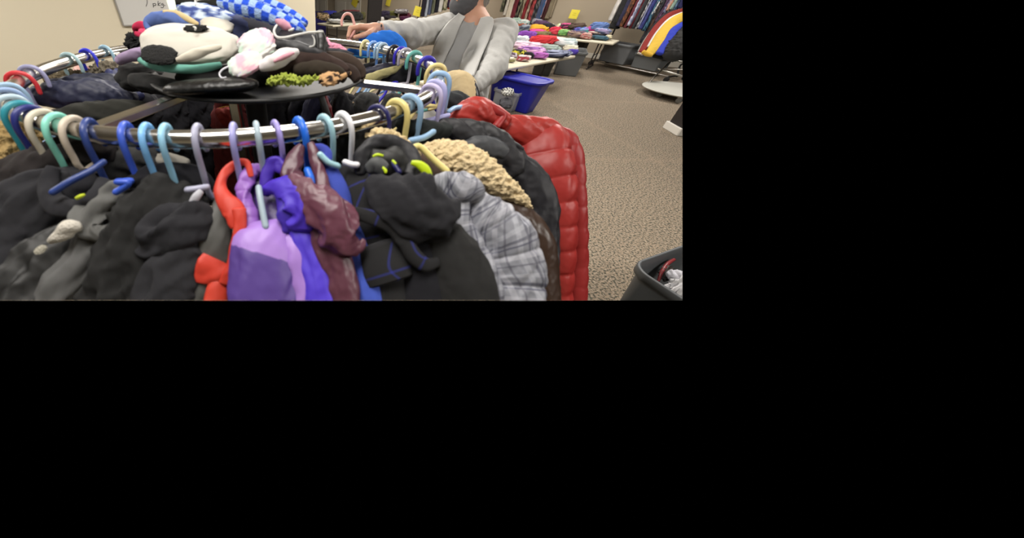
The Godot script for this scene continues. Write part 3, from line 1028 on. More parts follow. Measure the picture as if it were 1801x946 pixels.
	garment("black_hooded_jacket", "black hooded jacket with neon yellow trim inside its collar", "jacket", [
		["collar", "nylon", "1b1b1d", [[634, 306, .51, 9, .5], [636, 276, .51, 14, .5], [656, 254, .51, 14, .5], [682, 250, .51, 13, .5], [710, 262, .508, 14, .5], [728, 286, .502, 16, .5], [722, 306, .495, 12, .5]], {"cr": 0.14, "n": 44}],
		["collar_lining", "nylon", "19191b", [[655, 290, .515, 26, .5], [690, 290, .515, 30, .5], [712, 300, .51, 22, .5]], {"cr": 0.15}],
		["inner_flap", "nylon", "4b4c4e", [[648, 300, .497, 10, .5], [662, 290, .49, 13, .5], [676, 300, .488, 10, .5]], {"cr": 0.25}],
		["hood", "cloth", "202022", [[648, 318, .478, 14, .5], [676, 340, .465, 38, .5], [715, 362, .455, 56, .5], [760, 372, .452, 54, .5], [792, 364, .455, 26, .5], [807, 354, .458, 7, .5]], {"cr": 0.14, "n": 50, "m": 44}],
		["body", "cloth", "151517", [[720, 400, .5, 44, .5], [738, 450, .49, 62, .5], [748, 570, .48, 72, .5]], {"fold": 0.1}],
		["sleeve", "cloth", "1f1f21", [[755, 398, .482, 34, .5], [786, 446, .472, 50, .5], [808, 496, .463, 54, .5], [822, 580, .457, 56, .5]], {"fold": 0.08, "cr": 0.06, "n": 40}],
		["neon_trim", "satin", "c6e01e", [[724, 286, .486, 4, .5], [738, 290, .484, 7, .5], [750, 302, .483, 8, .5], [758, 318, .483, 5, .5]], {"cr": 0.1}],
		["neon_binding", "satin", "c6e01e", [[656, 275, .486, 2, .5], [664, 272, .484, 2.6], [674, 274, .484, 2, .5]], {"n": 10, "m": 10}],
		["neon_binding", "satin", "c6e01e", [[673, 294, .48, 2, .5], [678, 300, .479, 3, .5], [678, 304, .479, 2, .5]], {"n": 10, "m": 10}],
		["neon_binding", "satin", "c6e01e", [[690, 282, .482, 2, .5], [696, 288, .481, 2.4]], {"n": 6, "m": 10}]])
	garment("plaid_puffer_jacket", "pale grey plaid puffer jacket with quilted sleeve", "jacket", [
		["collar", "grey_plaid", "ffffff", [[766, 316, .53, 10], [786, 322, .525, 22], [808, 332, .52, 28], [830, 340, .52, 22], [838, 350, .522, 12]], {"cr": 0.15, "n": 36}],
		["front", "grey_plaid", "ffffff", [[806, 350, .525, 18], [812, 400, .52, 20], [836, 450, .51, 24], [850, 500, .5, 28], [856, 580, .495, 30]], {"ql": 0.045, "qd": 0.2, "n": 60, "cr": 0.1}],
		["sleeve", "grey_plaid", "ffffff", [[832, 345, .535, 18], [858, 385, .53, 42], [886, 430, .525, 50], [900, 480, .52, 50], [904, 530, .51, 47], [902, 590, .505, 46]], {"ql": 0.056, "qd": 0.17, "n": 80, "m": 40, "cr": 0.1}]])
	var curls := {"fuzz": 0.006, "ff": 75.0, "n": 170, "m": 110}
	garment("shearling_coat", "brown leather coat with a big cream shearling lapel", "coat", [
		["lapel", "fleece", "e3cda2", [[735, 266, .6, 8], [762, 268, .595, 20], [798, 278, .59, 30], [836, 298, .588, 31], [872, 320, .587, 23], [905, 342, .588, 14], [936, 366, .59, 3]], curls],
		["collar", "fleece", "dcc699", [[644, 240, .57, 5], [662, 237, .568, 10], [690, 244, .566, 13], [716, 262, .566, 12], [734, 276, .57, 9]], curls],
		["body", "leather", "3b2d24", [[830, 325, .625, 14], [868, 360, .62, 30], [905, 395, .615, 36], [932, 430, .61, 36], [945, 480, .608, 32], [948, 590, .6, 32]], {"fold": 0.06, "cr": 0.05, "n": 44}],
		["lining", "cloth", "4a3b34", [[700, 268, .6, 14], [740, 292, .6, 22], [780, 315, .6, 16]], {"cr": 0.1}]])
	garment("black_parka", "black parka with a grey shoulder panel in front of the red coat", "coat", [
		["shoulder", "nylon", "222428", [[745, 226, .74, 10, .6], [775, 226, .735, 15, .6], [815, 234, .73, 22, .6], [855, 254, .725, 30, .6], [888, 282, .72, 30, .6], [905, 305, .715, 24, .6]], {"cr": 0.16, "n": 44, "m": 36}],
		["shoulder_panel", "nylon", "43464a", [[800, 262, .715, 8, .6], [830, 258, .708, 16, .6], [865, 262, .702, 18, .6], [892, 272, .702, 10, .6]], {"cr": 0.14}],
		["sleeve", "nylon", "131417", [[868, 286, .735, 30, .6], [908, 315, .73, 38, .6], [938, 360, .72, 36, .6], [950, 420, .71, 28, .6], [954, 480, .7, 24, .6], [955, 590, .69, 24, .6]], {"fold": 0.08, "cr": 0.06, "n": 44}],
		["epaulette", "nylon", "1a1a1d", [[886, 252, .7, 4, .6], [905, 256, .7, 5, .6], [918, 264, .7, 5, .6]], {}]])
	garment("black_knit_jacket", "black jacket whose collar shows between the powder blue hanger and the parka", "jacket", [
		["collar", "cloth", "1c1d1f", [[700, 214, .66, 8], [730, 226, .66, 16], [765, 232, .67, 16], [790, 226, .7, 10]], {"cr": 0.15}],
		["body", "cloth", "19191b", [[700, 232, .68, 10], [750, 250, .68, 16], [800, 290, .68, 22], [850, 320, .68, 22]], {"cr": 0.1}]])
	garment("red_puffer_coat", "red quilted puffer coat, the longest at the rack's right side", "coat", [
		["hood", "satin", "ad322d", [[785, 212, .83, 8], [808, 203, .83, 17], [832, 198, .83, 25], [862, 205, .84, 20], [886, 216, .85, 16]], {"cr": 0.1, "n": 40, "m": 36}],
		["hood_edge", "satin", "a32e2b", [[852, 184, .82, 7], [870, 194, .82, 9], [884, 204, .825, 7], [872, 222, .825, 7]], {}],
		["shoulder", "satin", "ac332d", [[852, 226, .875, 14], [890, 226, .87, 22, .6], [930, 232, .87, 25, .6], [962, 236, .875, 25, .6], [988, 244, .885, 12]], {"cr": 0.08, "n": 40, "m": 36}],
		["front", "satin", "a8302b", [[940, 236, .9, 36, .6], [947, 258, .89, 45, .7], [952, 300, .89, 50], [957, 360, .9, 48], [958, 430, .92, 46], [955, 500, .95, 44], [950, 590, .98, 44]], {"ql": 0.066, "qd": 0.12, "cr": 0.02, "n": 110, "m": 40, "sq": 0.75, "cap": 0.2}],
		["sleeve", "satin", "982a28", [[984, 226, .92, 6], [998, 244, .915, 14], [1007, 280, .915, 17], [1011, 340, .92, 17], [1014, 400, .93, 17], [1013, 460, .95, 18], [1007, 520, .97, 21], [998, 590, 1.0, 22]], {"ql": 0.06, "qd": 0.12, "cr": 0.03, "n": 100, "m": 30}]])
	garment("tan_fur_coat", "shaggy tan fur coat at the rack's far left edge", "coat", [
		["shoulder", "fleece", "a58c5c", [[60, 232, .62, 16], [25, 252, .6, 40], [-20, 290, .58, 60], [-60, 370, .56, 70]], {"fuzz": 0.008, "ff": 70.0, "n": 110, "m": 90}],
		["collar", "fleece", "cdb878", [[30, 200, .64, 8], [8, 220, .63, 18], [-12, 245, .62, 22]], {"fuzz": 0.007, "ff": 80.0, "n": 60, "m": 60}]])
	garment("dark_wool_coat", "very dark coat with black fur squeezed behind the navy hanger", "coat", [
		["shoulder", "cloth", "221f1d", [[190, 262, .56, 24], [130, 278, .565, 36], [60, 320, .57, 46], [-10, 370, .56, 60]], {"cr": 0.15, "n": 40}],
		["back", "cloth", "262524", [[270, 282, .6, 24], [215, 292, .59, 32], [170, 310, .58, 32]], {"cr": 0.15}]])

func far_coats() -> void:
	garment("navy_parka", "navy padded parka lying along the rail's left side", "coat", [
		["shoulder", "nylon", "2a2d44", [[62, 168, .84, 14], [100, 168, .85, 21], [150, 167, .87, 25], [195, 170, .9, 24], [235, 178, .93, 17]], {"cr": 0.14, "ql": 0.05, "qd": 0.07, "n": 50}],
		["hood", "nylon", "343a66", [[190, 128, .98, 6], [212, 140, .97, 17], [228, 156, .96, 18], [244, 172, .95, 10]], {"cr": 0.2}],
		["back", "nylon", "25283c", [[90, 150, .9, 9], [140, 146, .92, 14], [195, 150, .95, 18], [232, 160, .98, 14]], {"cr": 0.12}]])
	garment("olive_black_coat", "dark olive coat below the navy parka inside the ring", "coat", [
		["shoulder", "cloth", "262521", [[95, 204, .74, 10], [140, 202, .76, 18], [190, 200, .78, 22], [240, 196, .8, 18], [265, 192, .82, 10]], {"cr": 0.1}]])
	garment("grey_fur_hood", "grey brown fur hood trim above the navy parka", "coat", [
		["trim", "fleece", "7a7263", [[160, 134, 1.0, 6], [172, 126, 1.0, 11], [190, 122, 1.0, 12], [212, 122, 1.0, 8], [226, 120, 1.0, 4]], {"fuzz": 0.012, "ff": 90.0, "n": 70, "m": 60}]])
	garment("brown_fur_collar", "brown fur collar on the rail behind the lavender hanger", "coat", [
		["trim", "fleece", "6d614c", [[82, 146, .95, 6], [104, 138, .95, 10], [130, 136, .96, 11], [158, 138, .97, 7]], {"fuzz": 0.01, "ff": 90.0, "n": 70, "m": 60}]])
	garment("pink_hat", "pink hat with a purple and orange band behind the left rail", "hat", [
		["crown", "satin", "dba69a", [147, 127, 1.02, 20, 11, 0.9, 8], {"lump": true, "cr": 0.08}],
		["band", "knit", "4a3a86", [[136, 136, 1.0, 2], [150, 136, .99, 3], [166, 133, 1.0, 2]], {}],
		["band", "knit", "9a5a3c", [[138, 140, 1.0, 2], [152, 140, .99, 3.5], [167, 137, 1.0, 2]], {}]])
	# coats on the ring's far side, seen from within
	var hung := [
		[300, 1.14, "1a1a20", 26, "black coat hanging across the ring behind the left spoke"], [345, 1.2, "151519", 26, "black coat hanging across the ring behind the height tube"],
		[405, 1.16, "5a1616", 22, "dark red jacket with a yellow zip seen under the tray"], [440, 1.22, "3a1220", 24, "dark burgundy jacket under the tray beside the dark red one"],
		[485, 1.26, "131316", 28, "black coat under the tray right of the burgundy jacket"], [530, 1.26, "161622", 26, "black coat under the tray below the green lace"],
		[560, 1.2, "1d2038", 22, "navy jacket with faint pattern seen under the tray's right side"], [605, 1.14, "201d22", 22, "dark printed jacket under the tray's right rim"],
		[645, 1.08, "3a3a3a", 24, "grey jacket inside the ring at right"], [690, 1.0, "222226", 20, "dark jacket inside the ring behind the cream yellow hanger"],
		[640, 1.26, "18181c", 26, "added dark filler coat behind the grey jacket"], [585, 1.32, "141418", 26, "added dark filler coat beside the red lining"], [465, 1.34, "121215", 30, "added dark filler coat deep under the middle of the tray"], [372, 1.32, "131318", 28, "added dark filler coat deep behind the height tube"],  # added dark fillers that close the pale gaps inside the ring
		[255, 1.08, "1e1f26", 24, "dark navy coat inside the ring behind the spoke at left"]]
	for q in hung:
		var parts := [["body", "cloth", q[2], [[q[0] + 4, 172, q[1], q[3] * 0.8], [q[0], 200, q[1] + .03, q[3] * 1.25], [q[0] + 6, 260, q[1] + .1, q[3] * 1.4], [q[0] + 14, 340, q[1] + .2, q[3] * 1.4]], {"fold": 0.14, "cr": 0.14}]]
		if q[0] == 405:
			parts.append(["zip", "plastic", "d8b23a", [[385, 190, 1.09, .8], [400, 187, 1.09, .8], [420, 186, 1.09, .8], [424, 180, 1.09, .8]], {"n": 16, "m": 8}])
			parts.append(["pocket", "cloth", "8a2418", [[382, 196, 1.1, 6], [398, 204, 1.1, 15], [418, 212, 1.1, 14]], {"cr": 0.15}])
		if q[0] == 605:
			for k in 5: parts.append(["print_ring", "plastic", ["b8c4c0", "8ac0c8", "b08a60", "9ad0d0", "c8b090"][k], [[596 + k * 6, 187 - k * 1.5, 1.05, 1.4], [598 + k * 6, 186 - k * 1.5, 1.05, 1.6]], {"n": 4, "m": 8}])
		garment("dark_coat" if q[0] != 405 else "dark_red_jacket", q[4], "coat", parts)
	garment("red_lined_jacket", "jacket with a red lining just right of the tray under the right spoke", "jacket", [
		["lining", "satin", "7c1c22", [[570, 166, .96, 4], [574, 185, .97, 7], [582, 205, .98, 6]], {"cr": 0.2}],
		["edge", "cloth", "5b5b5b", [[562, 160, .95, 5], [570, 185, .96, 6], [580, 215, .97, 6]], {}],
		["body", "cloth", "1d1d22", [[596, 160, 1.0, 8], [600, 185, 1.0, 18], [606, 230, 1.02, 22]], {"cr": 0.12}]])
	garment("khaki_coat", "khaki coat edge on the teal hanger inside the far ring", "coat", [
		["shoulder", "cloth", "a8a070", [[640, 141, 1.12, 7], [662, 134, 1.13, 8], [690, 124, 1.14, 6], [716, 112, 1.15, 2]], {"cr": 0.1}]])
	garment("black_far_coat", "black coat on the far rail beside the khaki edge", "coat", [
		["shoulder", "cloth", "151518", [[672, 140, 1.17, 10], [700, 134, 1.17, 16], [728, 126, 1.16, 16], [745, 128, 1.13, 12]], {"cr": 0.1}],
		["front", "cloth", "1a1a1d", [[640, 118, 1.28, 5], [660, 118, 1.28, 9], [690, 108, 1.27, 9], [700, 106, 1.26, 6]], {"cr": 0.1}]])
	garment("navy_far_coat", "dark navy coat under the pale blue hangers of the far rail", "coat", [
		["shoulder", "nylon", "22243a", [[640, 128, 1.22, 6], [670, 124, 1.22, 10], [700, 118, 1.22, 8]], {"cr": 0.12}]])
	garment("cream_jacket", "cream beige jacket with a black strap before the shopper's elbow", "jacket", [
		["shoulder", "cloth", "c9b48c", [[752, 136, 1.16, 8], [782, 144, 1.12, 16], [806, 152, 1.1, 24], [822, 172, 1.08, 20], [830, 200, 1.1, 12]], {"cr": 0.1, "n": 36}],
		["strap", "leather", "141416", [[831, 140, 1.06, 3], [838, 158, 1.05, 4], [842, 182, 1.05, 4]], {}]])
	garment("charcoal_vest", "small charcoal garment between the red hood and the cream jacket", "vest", [
		["shoulder", "cloth", "303236", [[772, 176, .95, 8], [800, 176, .95, 14], [822, 180, .96, 9]], {"cr": 0.15}]])
	garment("blue_fleece_jacket", "bright blue fleece jacket the shopper is lifting off the far rail", "jacket", [
		["hood", "cloth", "2a78e0", [[634, 74, 1.33, 6], [655, 71, 1.32, 10, .5], [682, 70, 1.32, 13, .5], [702, 77, 1.33, 10, .5], [712, 88, 1.33, 5]], {"cr": 0.14, "n": 36}],
		["hood_trim", "cloth", "2b62b4", [[676, 56, 1.39, 2], [694, 62, 1.385, 4], [706, 72, 1.385, 4], [713, 84, 1.39, 2]], {}],
		["body", "cloth", "2a72d4", [[612, 92, 1.3, 5], [630, 92, 1.3, 9], [660, 92, 1.31, 9], [690, 94, 1.31, 7], [704, 95, 1.3, 3]], {"cr": 0.12}],
		["hem", "satin", "3f9ad8", [[620, 98, 1.29, 1.2], [650, 101, 1.29, 1.4], [682, 100, 1.29, 1.2]], {"m": 10}]])
	hanger_in_hand()

func hanger_in_hand() -> void:
	var s := sh("d8a098")
	var pts := []
	for q in [[601, 44], [601, 36], [605, 27], [611, 24], [618, 27], [622, 38], [624, 50], [620, 60], [613, 68]]: pts.append(at(q[0], q[1], 1.3))
	var th := thing("clothes_hanger", "pale pink hanger held in the shopper's right hand", "hanger", pts[8])
	rod(s, pts, 0.0054, 40, 12)
	obj("hook", s, M.plastic, th)
	s = sh("d8a098")
	rod(s, [at(612, 69, 1.3), at(632, 80, 1.31), at(660, 92, 1.34)], 0.0054)
	obj("shoulder_arms", s, M.plastic, th)

func tray_pile() -> void:
	var t := 0.70
	garment("black_felt_hat", "black felt hat mound at the tray's left under the plush hat", "hat", [
		["crown", "cloth", "141415", [250, 138, .84, 46, 24, 1.2, 10], {"lump": true, "cr": 0.12}],
		["brim", "cloth", "1a1a1b", [282, 150, .76, 60, 16, 2.2, 12], {"lump": true, "cr": 0.06}]])
	garment("black_brim_hat", "wide black brimmed hat lying at the tray's front edge", "hat", [
		["brim", "leather", "121213", [372, 152, .66, 84, 15, 3.0, -3], {"lump": true, "cr": 0.03}],
		["crown", "cloth", "101011", [400, 135, .76, 90, 20, 2.0, 0], {"lump": true, "cr": 0.05}]])
	garment("mint_knit_hat", "mint green knit hat brim under the black and white plush hat", "hat", [
		["brim", "knit", "6fae9f", [[246, 106, .71, 5], [272, 116, .69, 7], [310, 121, .68, 7], [350, 121, .68, 7], [388, 114, .69, 5]], {"cr": 0.06}],
		["crown", "knit", "78b4a4", [318, 108, .74, 66, 12, 2.0, 0], {"lump": true}]])
	garment("plush_animal_hat", "white plush animal hat with black eye and muzzle patches on the pile", "hat", [
		["head", "knit", "d8d4c9", [333, 79, t + .02, 87, 36, 1.0, 4], {"lump": true, "cr": 0.03, "n": 40, "m": 60}],
		["muzzle_patch", "fleece", "232324", [280, 97, t - .032, 32, 17, 0.6, 6], {"lump": true, "cr": 0.05, "fuzz": 0.002, "ff": 170.0, "n": 24, "m": 36}],
		["eye_patch", "fleece", "1f1f20", [344, 50, t - .012, 20, 6, 1.0, -2], {"lump": true, "cr": 0.2, "fuzz": 0.002, "ff": 170.0}],
		["eye_pale_mark", "plastic", "e0ddd8", [[340, 47, t - .026, 1.2], [344, 49, t - .028, 1.8], [343, 53, t - .026, 1.4]], {"n": 8, "m": 8}],  # small pale plastic mark over the eye patch
		["ear", "knit", "dcd7c8", [382, 45, t + .05, 30, 13, 1.0, 10], {"lump": true, "cr": 0.06}],
		["mouth_fold", "knit", "d9d2c2", [[312, 106, t - .05, 4], [336, 98, t - .054, 8], [364, 88, t - .052, 7], [388, 82, t - .044, 4]], {"cr": 0.1}]])
	garment("fleece_earband", "blue fleece roll with a tan stripe left on top of the pile", "hat", [
		["roll", "cloth", "5a72b0", [[262, 52, .76, 6], [264, 40, .76, 10], [284, 32, .75, 11], [312, 33, .74, 11], [335, 42, .74, 7]], {"cr": 0.08}],
		["lining", "cloth", "34457e", [300, 43, .77, 36, 9, 1.2, 6], {"lump": true}],
		["stripe", "cloth", "cdb98c", [[288, 21, .735, 3], [310, 24, .732, 5], [330, 33, .73, 5], [348, 42, .73, 3]], {}]])
	var camo := func(p: Vector3, _g, _f) -> Color:
		var w := nz.get_noise_3d(p.x * 620, p.y * 620, p.z * 620)
		return hexc("c4d2de") if w > 0.06 else hexc("3a4a86") if w < -0.1 else hexc("7a8cb8")
	garment("camo_fleece_hat", "blue and pale grey camouflage fleece hat behind the plush hat", "hat", [
		["crown", "cloth", "7a8cb8", [372, 36, .775, 66, 25, 0.9, 14], {"lump": true, "pat": camo, "n": 40, "m": 60}]])
	garment("navy_quilted_hat", "navy patterned cap right of the camouflage hat", "hat", [
		["crown", "cloth", "2f3656", [418, 50, .78, 30, 24, 1.2, 20], {"lump": true}]])
	garment("knit_flower", "magenta knitted flower at the pile's left edge", "flower", [
		["petals", "knit", "c02a50", [[237, 56, .80, 3], [240, 49, .795, 6], [250, 45, .79, 7], [260, 50, .79, 6], [262, 58, .79, 6], [250, 62, .788, 6], [239, 60, .79, 4]], {"cr": 0.15}],
		["heart", "knit", "d84a70", [250, 55, .785, 7, 5, 1.0, 0], {"lump": true}]])
	garment("black_pompom", "fluffy black pompom below the magenta flower", "pompom", [
		["tuft", "fleece", "171716", [238, 73, .8, 17, 14, 0.9, 0], {"lump": true, "fuzz": 0.012, "ff": 130.0, "n": 40, "m": 50}]])
	garment("lavender_hat", "pale lavender rolled cloth sticking out under the plush hat", "hat", [
		["roll", "cloth", "a692b4", [[208, 107, .8, 7], [226, 100, .78, 9], [250, 94, .76, 10], [266, 92, .75, 9]], {"cr": 0.06}],
		["trim", "satin", "a03a7c", [[226, 84, .82, 2], [232, 88, .81, 3], [240, 92, .8, 2]], {}]])
	var dots := func(p: Vector3, _g, _f) -> Color:
		var w := nz.get_noise_3d(p.x * 380, p.y * 380 + 50, p.z * 380)
		return hexc("e6b4c4") if w > 0.24 else hexc("cfe6d6") if w < -0.22 else hexc("c9b8e4") if absf(w - 0.08) < 0.012 else hexc("dddcd9")
	garment("floral_fleece_hat", "white floral fleece hat with long ear flap in the pile's middle", "hat", [
		["crown", "cloth", "f2f0ee", [452, 80, .66, 33, 28, 0.9, -18], {"lump": true, "pat": dots, "cr": 0.07, "n": 36, "m": 48}],
		["cuff", "cloth", "f2f0ee", [432, 112, .645, 32, 21, 0.8, -26], {"lump": true, "pat": dots, "cr": 0.05, "n": 30, "m": 40}],
		["ear_flap", "cloth", "efe8e8", [[458, 118, .64, 7], [480, 109, .635, 12], [504, 98, .635, 12], [524, 91, .64, 5]], {"cr": 0.12}],
		["ear_lining", "cloth", "d49aaa", [[482, 108, .624, 2], [500, 100, .622, 4], [517, 93, .626, 2]], {}],
		["tie_cord", "plastic", "d8d8e0", [[404, 116, .64, 1.4], [392, 122, .635, 1.6], [386, 130, .635, 1.6], [390, 137, .635, 1.6], [398, 136, .635, 1.4]], {"n": 16, "m": 8}]])
	var chk := func(p: Vector3, g, l) -> Color:
		return hexc("2a55dc") if (int(floor(l / 0.017)) + int(floor(g / TAU * 5.0))) % 2 == 0 else hexc("a8c4f0")
	garment("checked_mittens", "blue and pale blue checked fuzzy mittens on top of the pile", "mittens", [
		["mitten", "fleece", "2a55dc", [[386, 4, .72, 8], [415, 10, .71, 13], [450, 18, .70, 14], [486, 32, .695, 12], [522, 48, .69, 10], [536, 54, .69, 4]], {"pat": chk, "n": 80, "m": 40, "fuzz": 0.0015, "ff": 170.0}],
		["mitten", "fleece", "2a55dc", [[420, -2, .75, 8], [455, 4, .745, 11], [492, 18, .74, 11], [520, 32, .735, 9], [538, 42, .73, 6]], {"pat": chk, "n": 80, "m": 40, "fuzz": 0.0015, "ff": 170.0}]])
	garment("pink_fleece_hat", "pink fleece tongue below the checked mittens", "hat", [
		["fold", "cloth", "dca0b4", [[474, 30, .70, 3], [492, 38, .69, 7], [508, 47, .69, 8], [522, 54, .69, 3]], {"cr": 0.08}]])
	garment("black_visor_cap", "black cap with a white wire clip on the pile's right", "cap", [
		["crown", "nylon", "151517", [530, 78, .70, 46, 24, 1.2, 10], {"lump": true, "cr": 0.08}],
		["side", "leather", "161618", [[562, 58, .66, 8], [566, 76, .66, 10], [566, 94, .66, 8]], {}],
		["brim", "nylon", "2a2a2d", [[488, 78, .655, 8], [520, 86, .65, 12], [556, 94, .65, 8], [575, 98, .655, 4]], {"cr": 0.08}],
		["wire_clip", "plastic", "d6d6d2", [[487, 44, .66, 1.8], [482, 54, .65, 2], [487, 65, .645, 2.1], [502, 66, .64, 2.1], [524, 61, .64, 2], [546, 57, .64, 1.9], [568, 56, .64, 1.7]], {"n": 40, "m": 10}],
		["wire_clip", "plastic", "b8b8b4", [[549, 62, .645, 1.1], [553, 70, .64, 1.3], [552, 80, .64, 1.4], [544, 83, .64, 1.4]], {"n": 20, "m": 8}],
		["wire_clip", "plastic", "d6d6d2", [[508, 54, .66, 1.4], [512, 53, .655, 2.4], [517, 50, .66, 1.4]], {"n": 8, "m": 8}]])
	garment("charcoal_beanie", "charcoal hat under the checked mittens", "hat", [
		["crown", "cloth", "3a3a3e", [468, 50, .77, 50, 20, 0.9, 16], {"lump": true, "cr": 0.1}]])
	garment("black_top_hat", "black hat at the very top of the pile", "hat", [
		["crown", "cloth", "1a1714", [352, -4, .80, 52, 17, 1.0, 0], {"lump": true, "cr": 0.08}],
		["white_clip", "plastic", "dadad6", [[344, 9, .71, 1.5], [345, 0, .71, 2.2], [356, -4, .70, 3], [368, -3, .70, 2]], {"n": 14, "m": 8}],
		["price_tag", "cloth", "d6e0d4", [[[293, 2, .74], [306, -4, .74]], [[299, 20, .73], [311, 18, .73]]], {"sheet": true, "th": 0.003}]])
	garment("pink_knit_hat", "fuzzy pink knit hat sticking out right of the black cap", "hat", [
		["edge", "fleece", "e89ab4", [[574, 68, .76, 3], [578, 80, .75, 6], [592, 84, .74, 6], [604, 90, .74, 6], [611, 98, .74, 3]], {"fuzz": 0.003, "ff": 170.0}]])
	garment("black_wool_hat", "black wool hat brim between the pink knit and the brown fleece", "hat", [
		["brim", "cloth", "1b1b1d", [586, 94, .73, 34, 9, 1.6, 6], {"lump": true}]])
	garment("brown_fleece_scarf", "dark brown fleece scarf folded on the tray's right side", "scarf", [
		["fold", "cloth", "33261f", [[474, 128, .67, 8], [510, 112, .66, 17], [550, 108, .66, 17], [586, 114, .66, 14], [610, 126, .66, 8]], {"cr": 0.08, "n": 36}],
		["fold", "cloth", "2e221c", [[520, 124, .65, 9], [552, 122, .645, 14], [590, 128, .645, 12], [606, 138, .65, 8]], {"cr": 0.08}],
		["fold", "cloth", "3a2c25", [[540, 104, .7, 9], [582, 104, .69, 12], [614, 110, .69, 12], [634, 124, .69, 10], [638, 136, .69, 6]], {"cr": 0.08}],
		["fold", "cloth", "2b201b", [[600, 118, .67, 7], [618, 126, .67, 11], [628, 140, .67, 8]], {"cr": 0.08}]])
	garment("green_lace_scarf", "lime green crocheted scarf edge on the tray's front rim", "scarf", [
		["lace", "fleece", "a2b04a", [[468, 146, .625, 3], [484, 141, .62, 7], [505, 140, .617, 9], [525, 143, .617, 7], [545, 140, .62, 6], [562, 135, .63, 3]], {"fuzz": 0.007, "ff": 110.0, "n": 110, "m": 60}]])
	var leo := func(p: Vector3, _g, _f) -> Color:
		var w := nz.get_noise_3d(p.x * 1100, p.y * 1100, p.z * 1100)
		return hexc("2a1c14") if w > 0.17 else hexc("c39a6c")
	garment("leopard_scarf", "tan leopard print scarf end beside the lime crochet", "scarf", [
		["bunch", "cloth", "c39a6c", [580, 139, .63, 19, 12, 0.9, -8], {"lump": true, "pat": leo, "n": 30, "m": 40, "cr": 0.14}],
		["knot", "cloth", "b89070", [[592, 140, .63, 5], [604, 134, .635, 4], [616, 128, .64, 3]], {"cr": 0.1, "pat": leo}]])

# ---------------------------------------------------------------- tables and the clothes on them
func folding_table(label: String, a: Vector3, b: Vector3, back: Vector3, left: float, legs: Array) -> void:
	var e := (b - a).normalized()
	var n := (back - e * back.dot(e)).normalized()
	a -= e * left
	var th := thing("folding_table", label, "table", Vector3((a.x + b.x) / 2, 0, (a.z + b.z) / 2))
	var s := sh("cfc8b2")
	var L := a.distance_to(b)
	slab(s, (a + b) / 2.0 + n * 0.38 - Vector3(0, 0.022, 0), Vector3(L, 0.045, 0.76), e, 0.012)
	obj("tabletop", s, M.tub, th, true)
	for q in legs:                                           # distance of the leg frame from the right end
		for k: float in [0.14, 0.62]:
			s = sh("24211f")
			var top: Vector3 = b - e * q + n * k - Vector3(0, 0.045, 0)
			rod(s, [top, top * 0.5 + Vector3(top.x, 0.03, top.z) * 0.5, Vector3(top.x, 0.03, top.z)], 0.014, 4, 10, 0.1)
			obj("leg", s, M.paint, th)
		s = sh("24211f")
		var f: Vector3 = b - e * q
		f.y = 0.018
		rod(s, [f + n * 0.02, f + n * 0.38, f + n * 0.74], 0.016, 4, 10, 0.3)
		obj("foot_bar", s, M.paint, th)
		s = sh("24211f")
		f.y = 0.3
		rod(s, [f + n * 0.14, f + n * 0.38, f + n * 0.62], 0.01, 4, 8)
		obj("brace", s, M.paint, th)

func g_far(group: String) -> bool:
	return group.contains("far table")

func folded(u: float, w: float, ru: float, rv: float, vb: float, col: String, label: String, group: String, two := "", h := 0.6) -> void:
	if u > 880.0 and g_far(group): vb = maxf(vb, 59.5 + (u - 961.0) * 0.1)
	var t := depth(on(u, vb, h + 0.01))
	var k := t / FOC
	var s := sh(col)
	var c := at(u, w, t)
	var f := Vector3(c.x, 0, c.z - 0.0).normalized()
	var R := f.cross(Vector3.UP)
	var o := {"cr": 0.16, "sq": 0.6, "n": 16, "m": 26, "cf": 1.3}
	if two:
		var c1 := hexc(col)
		var c2 := hexc(two)
		o.pat = func(p: Vector3, _g, _f) -> Color: return c2 if nz.get_noise_3d(p.x * 420, p.y * 420, p.z * 420) > 0.08 else c1
	var roll := sin(u * 1.7) * 0.12
	soft(s, c, (R * cos(roll) + Vector3.UP * sin(roll)) * ru * k, (Vector3.UP * cos(roll) - R * sin(roll)) * rv * k, -f * clampf(ru * k * 0.8, 0.06, 0.2), o)
	var th := thing("folded_garment", label, "clothing", c - Vector3(0, rv * k, 0), group)
	obj("folded_cloth", s, M.cloth, th)
	s = sh(two if two else col)
	soft(s, c + Vector3(0, rv * k * 0.55, 0) - f * 0.02 + R * ru * k * 0.12 * sin(u), R * ru * k * 0.72, Vector3.UP * rv * k * 0.6, -f * clampf(ru * k * 0.55, 0.04, 0.15), {"cr": 0.22, "sq": 0.6, "n": 12, "m": 20, "cf": 1.5})
	obj("upper_fold", s, M.cloth, th)

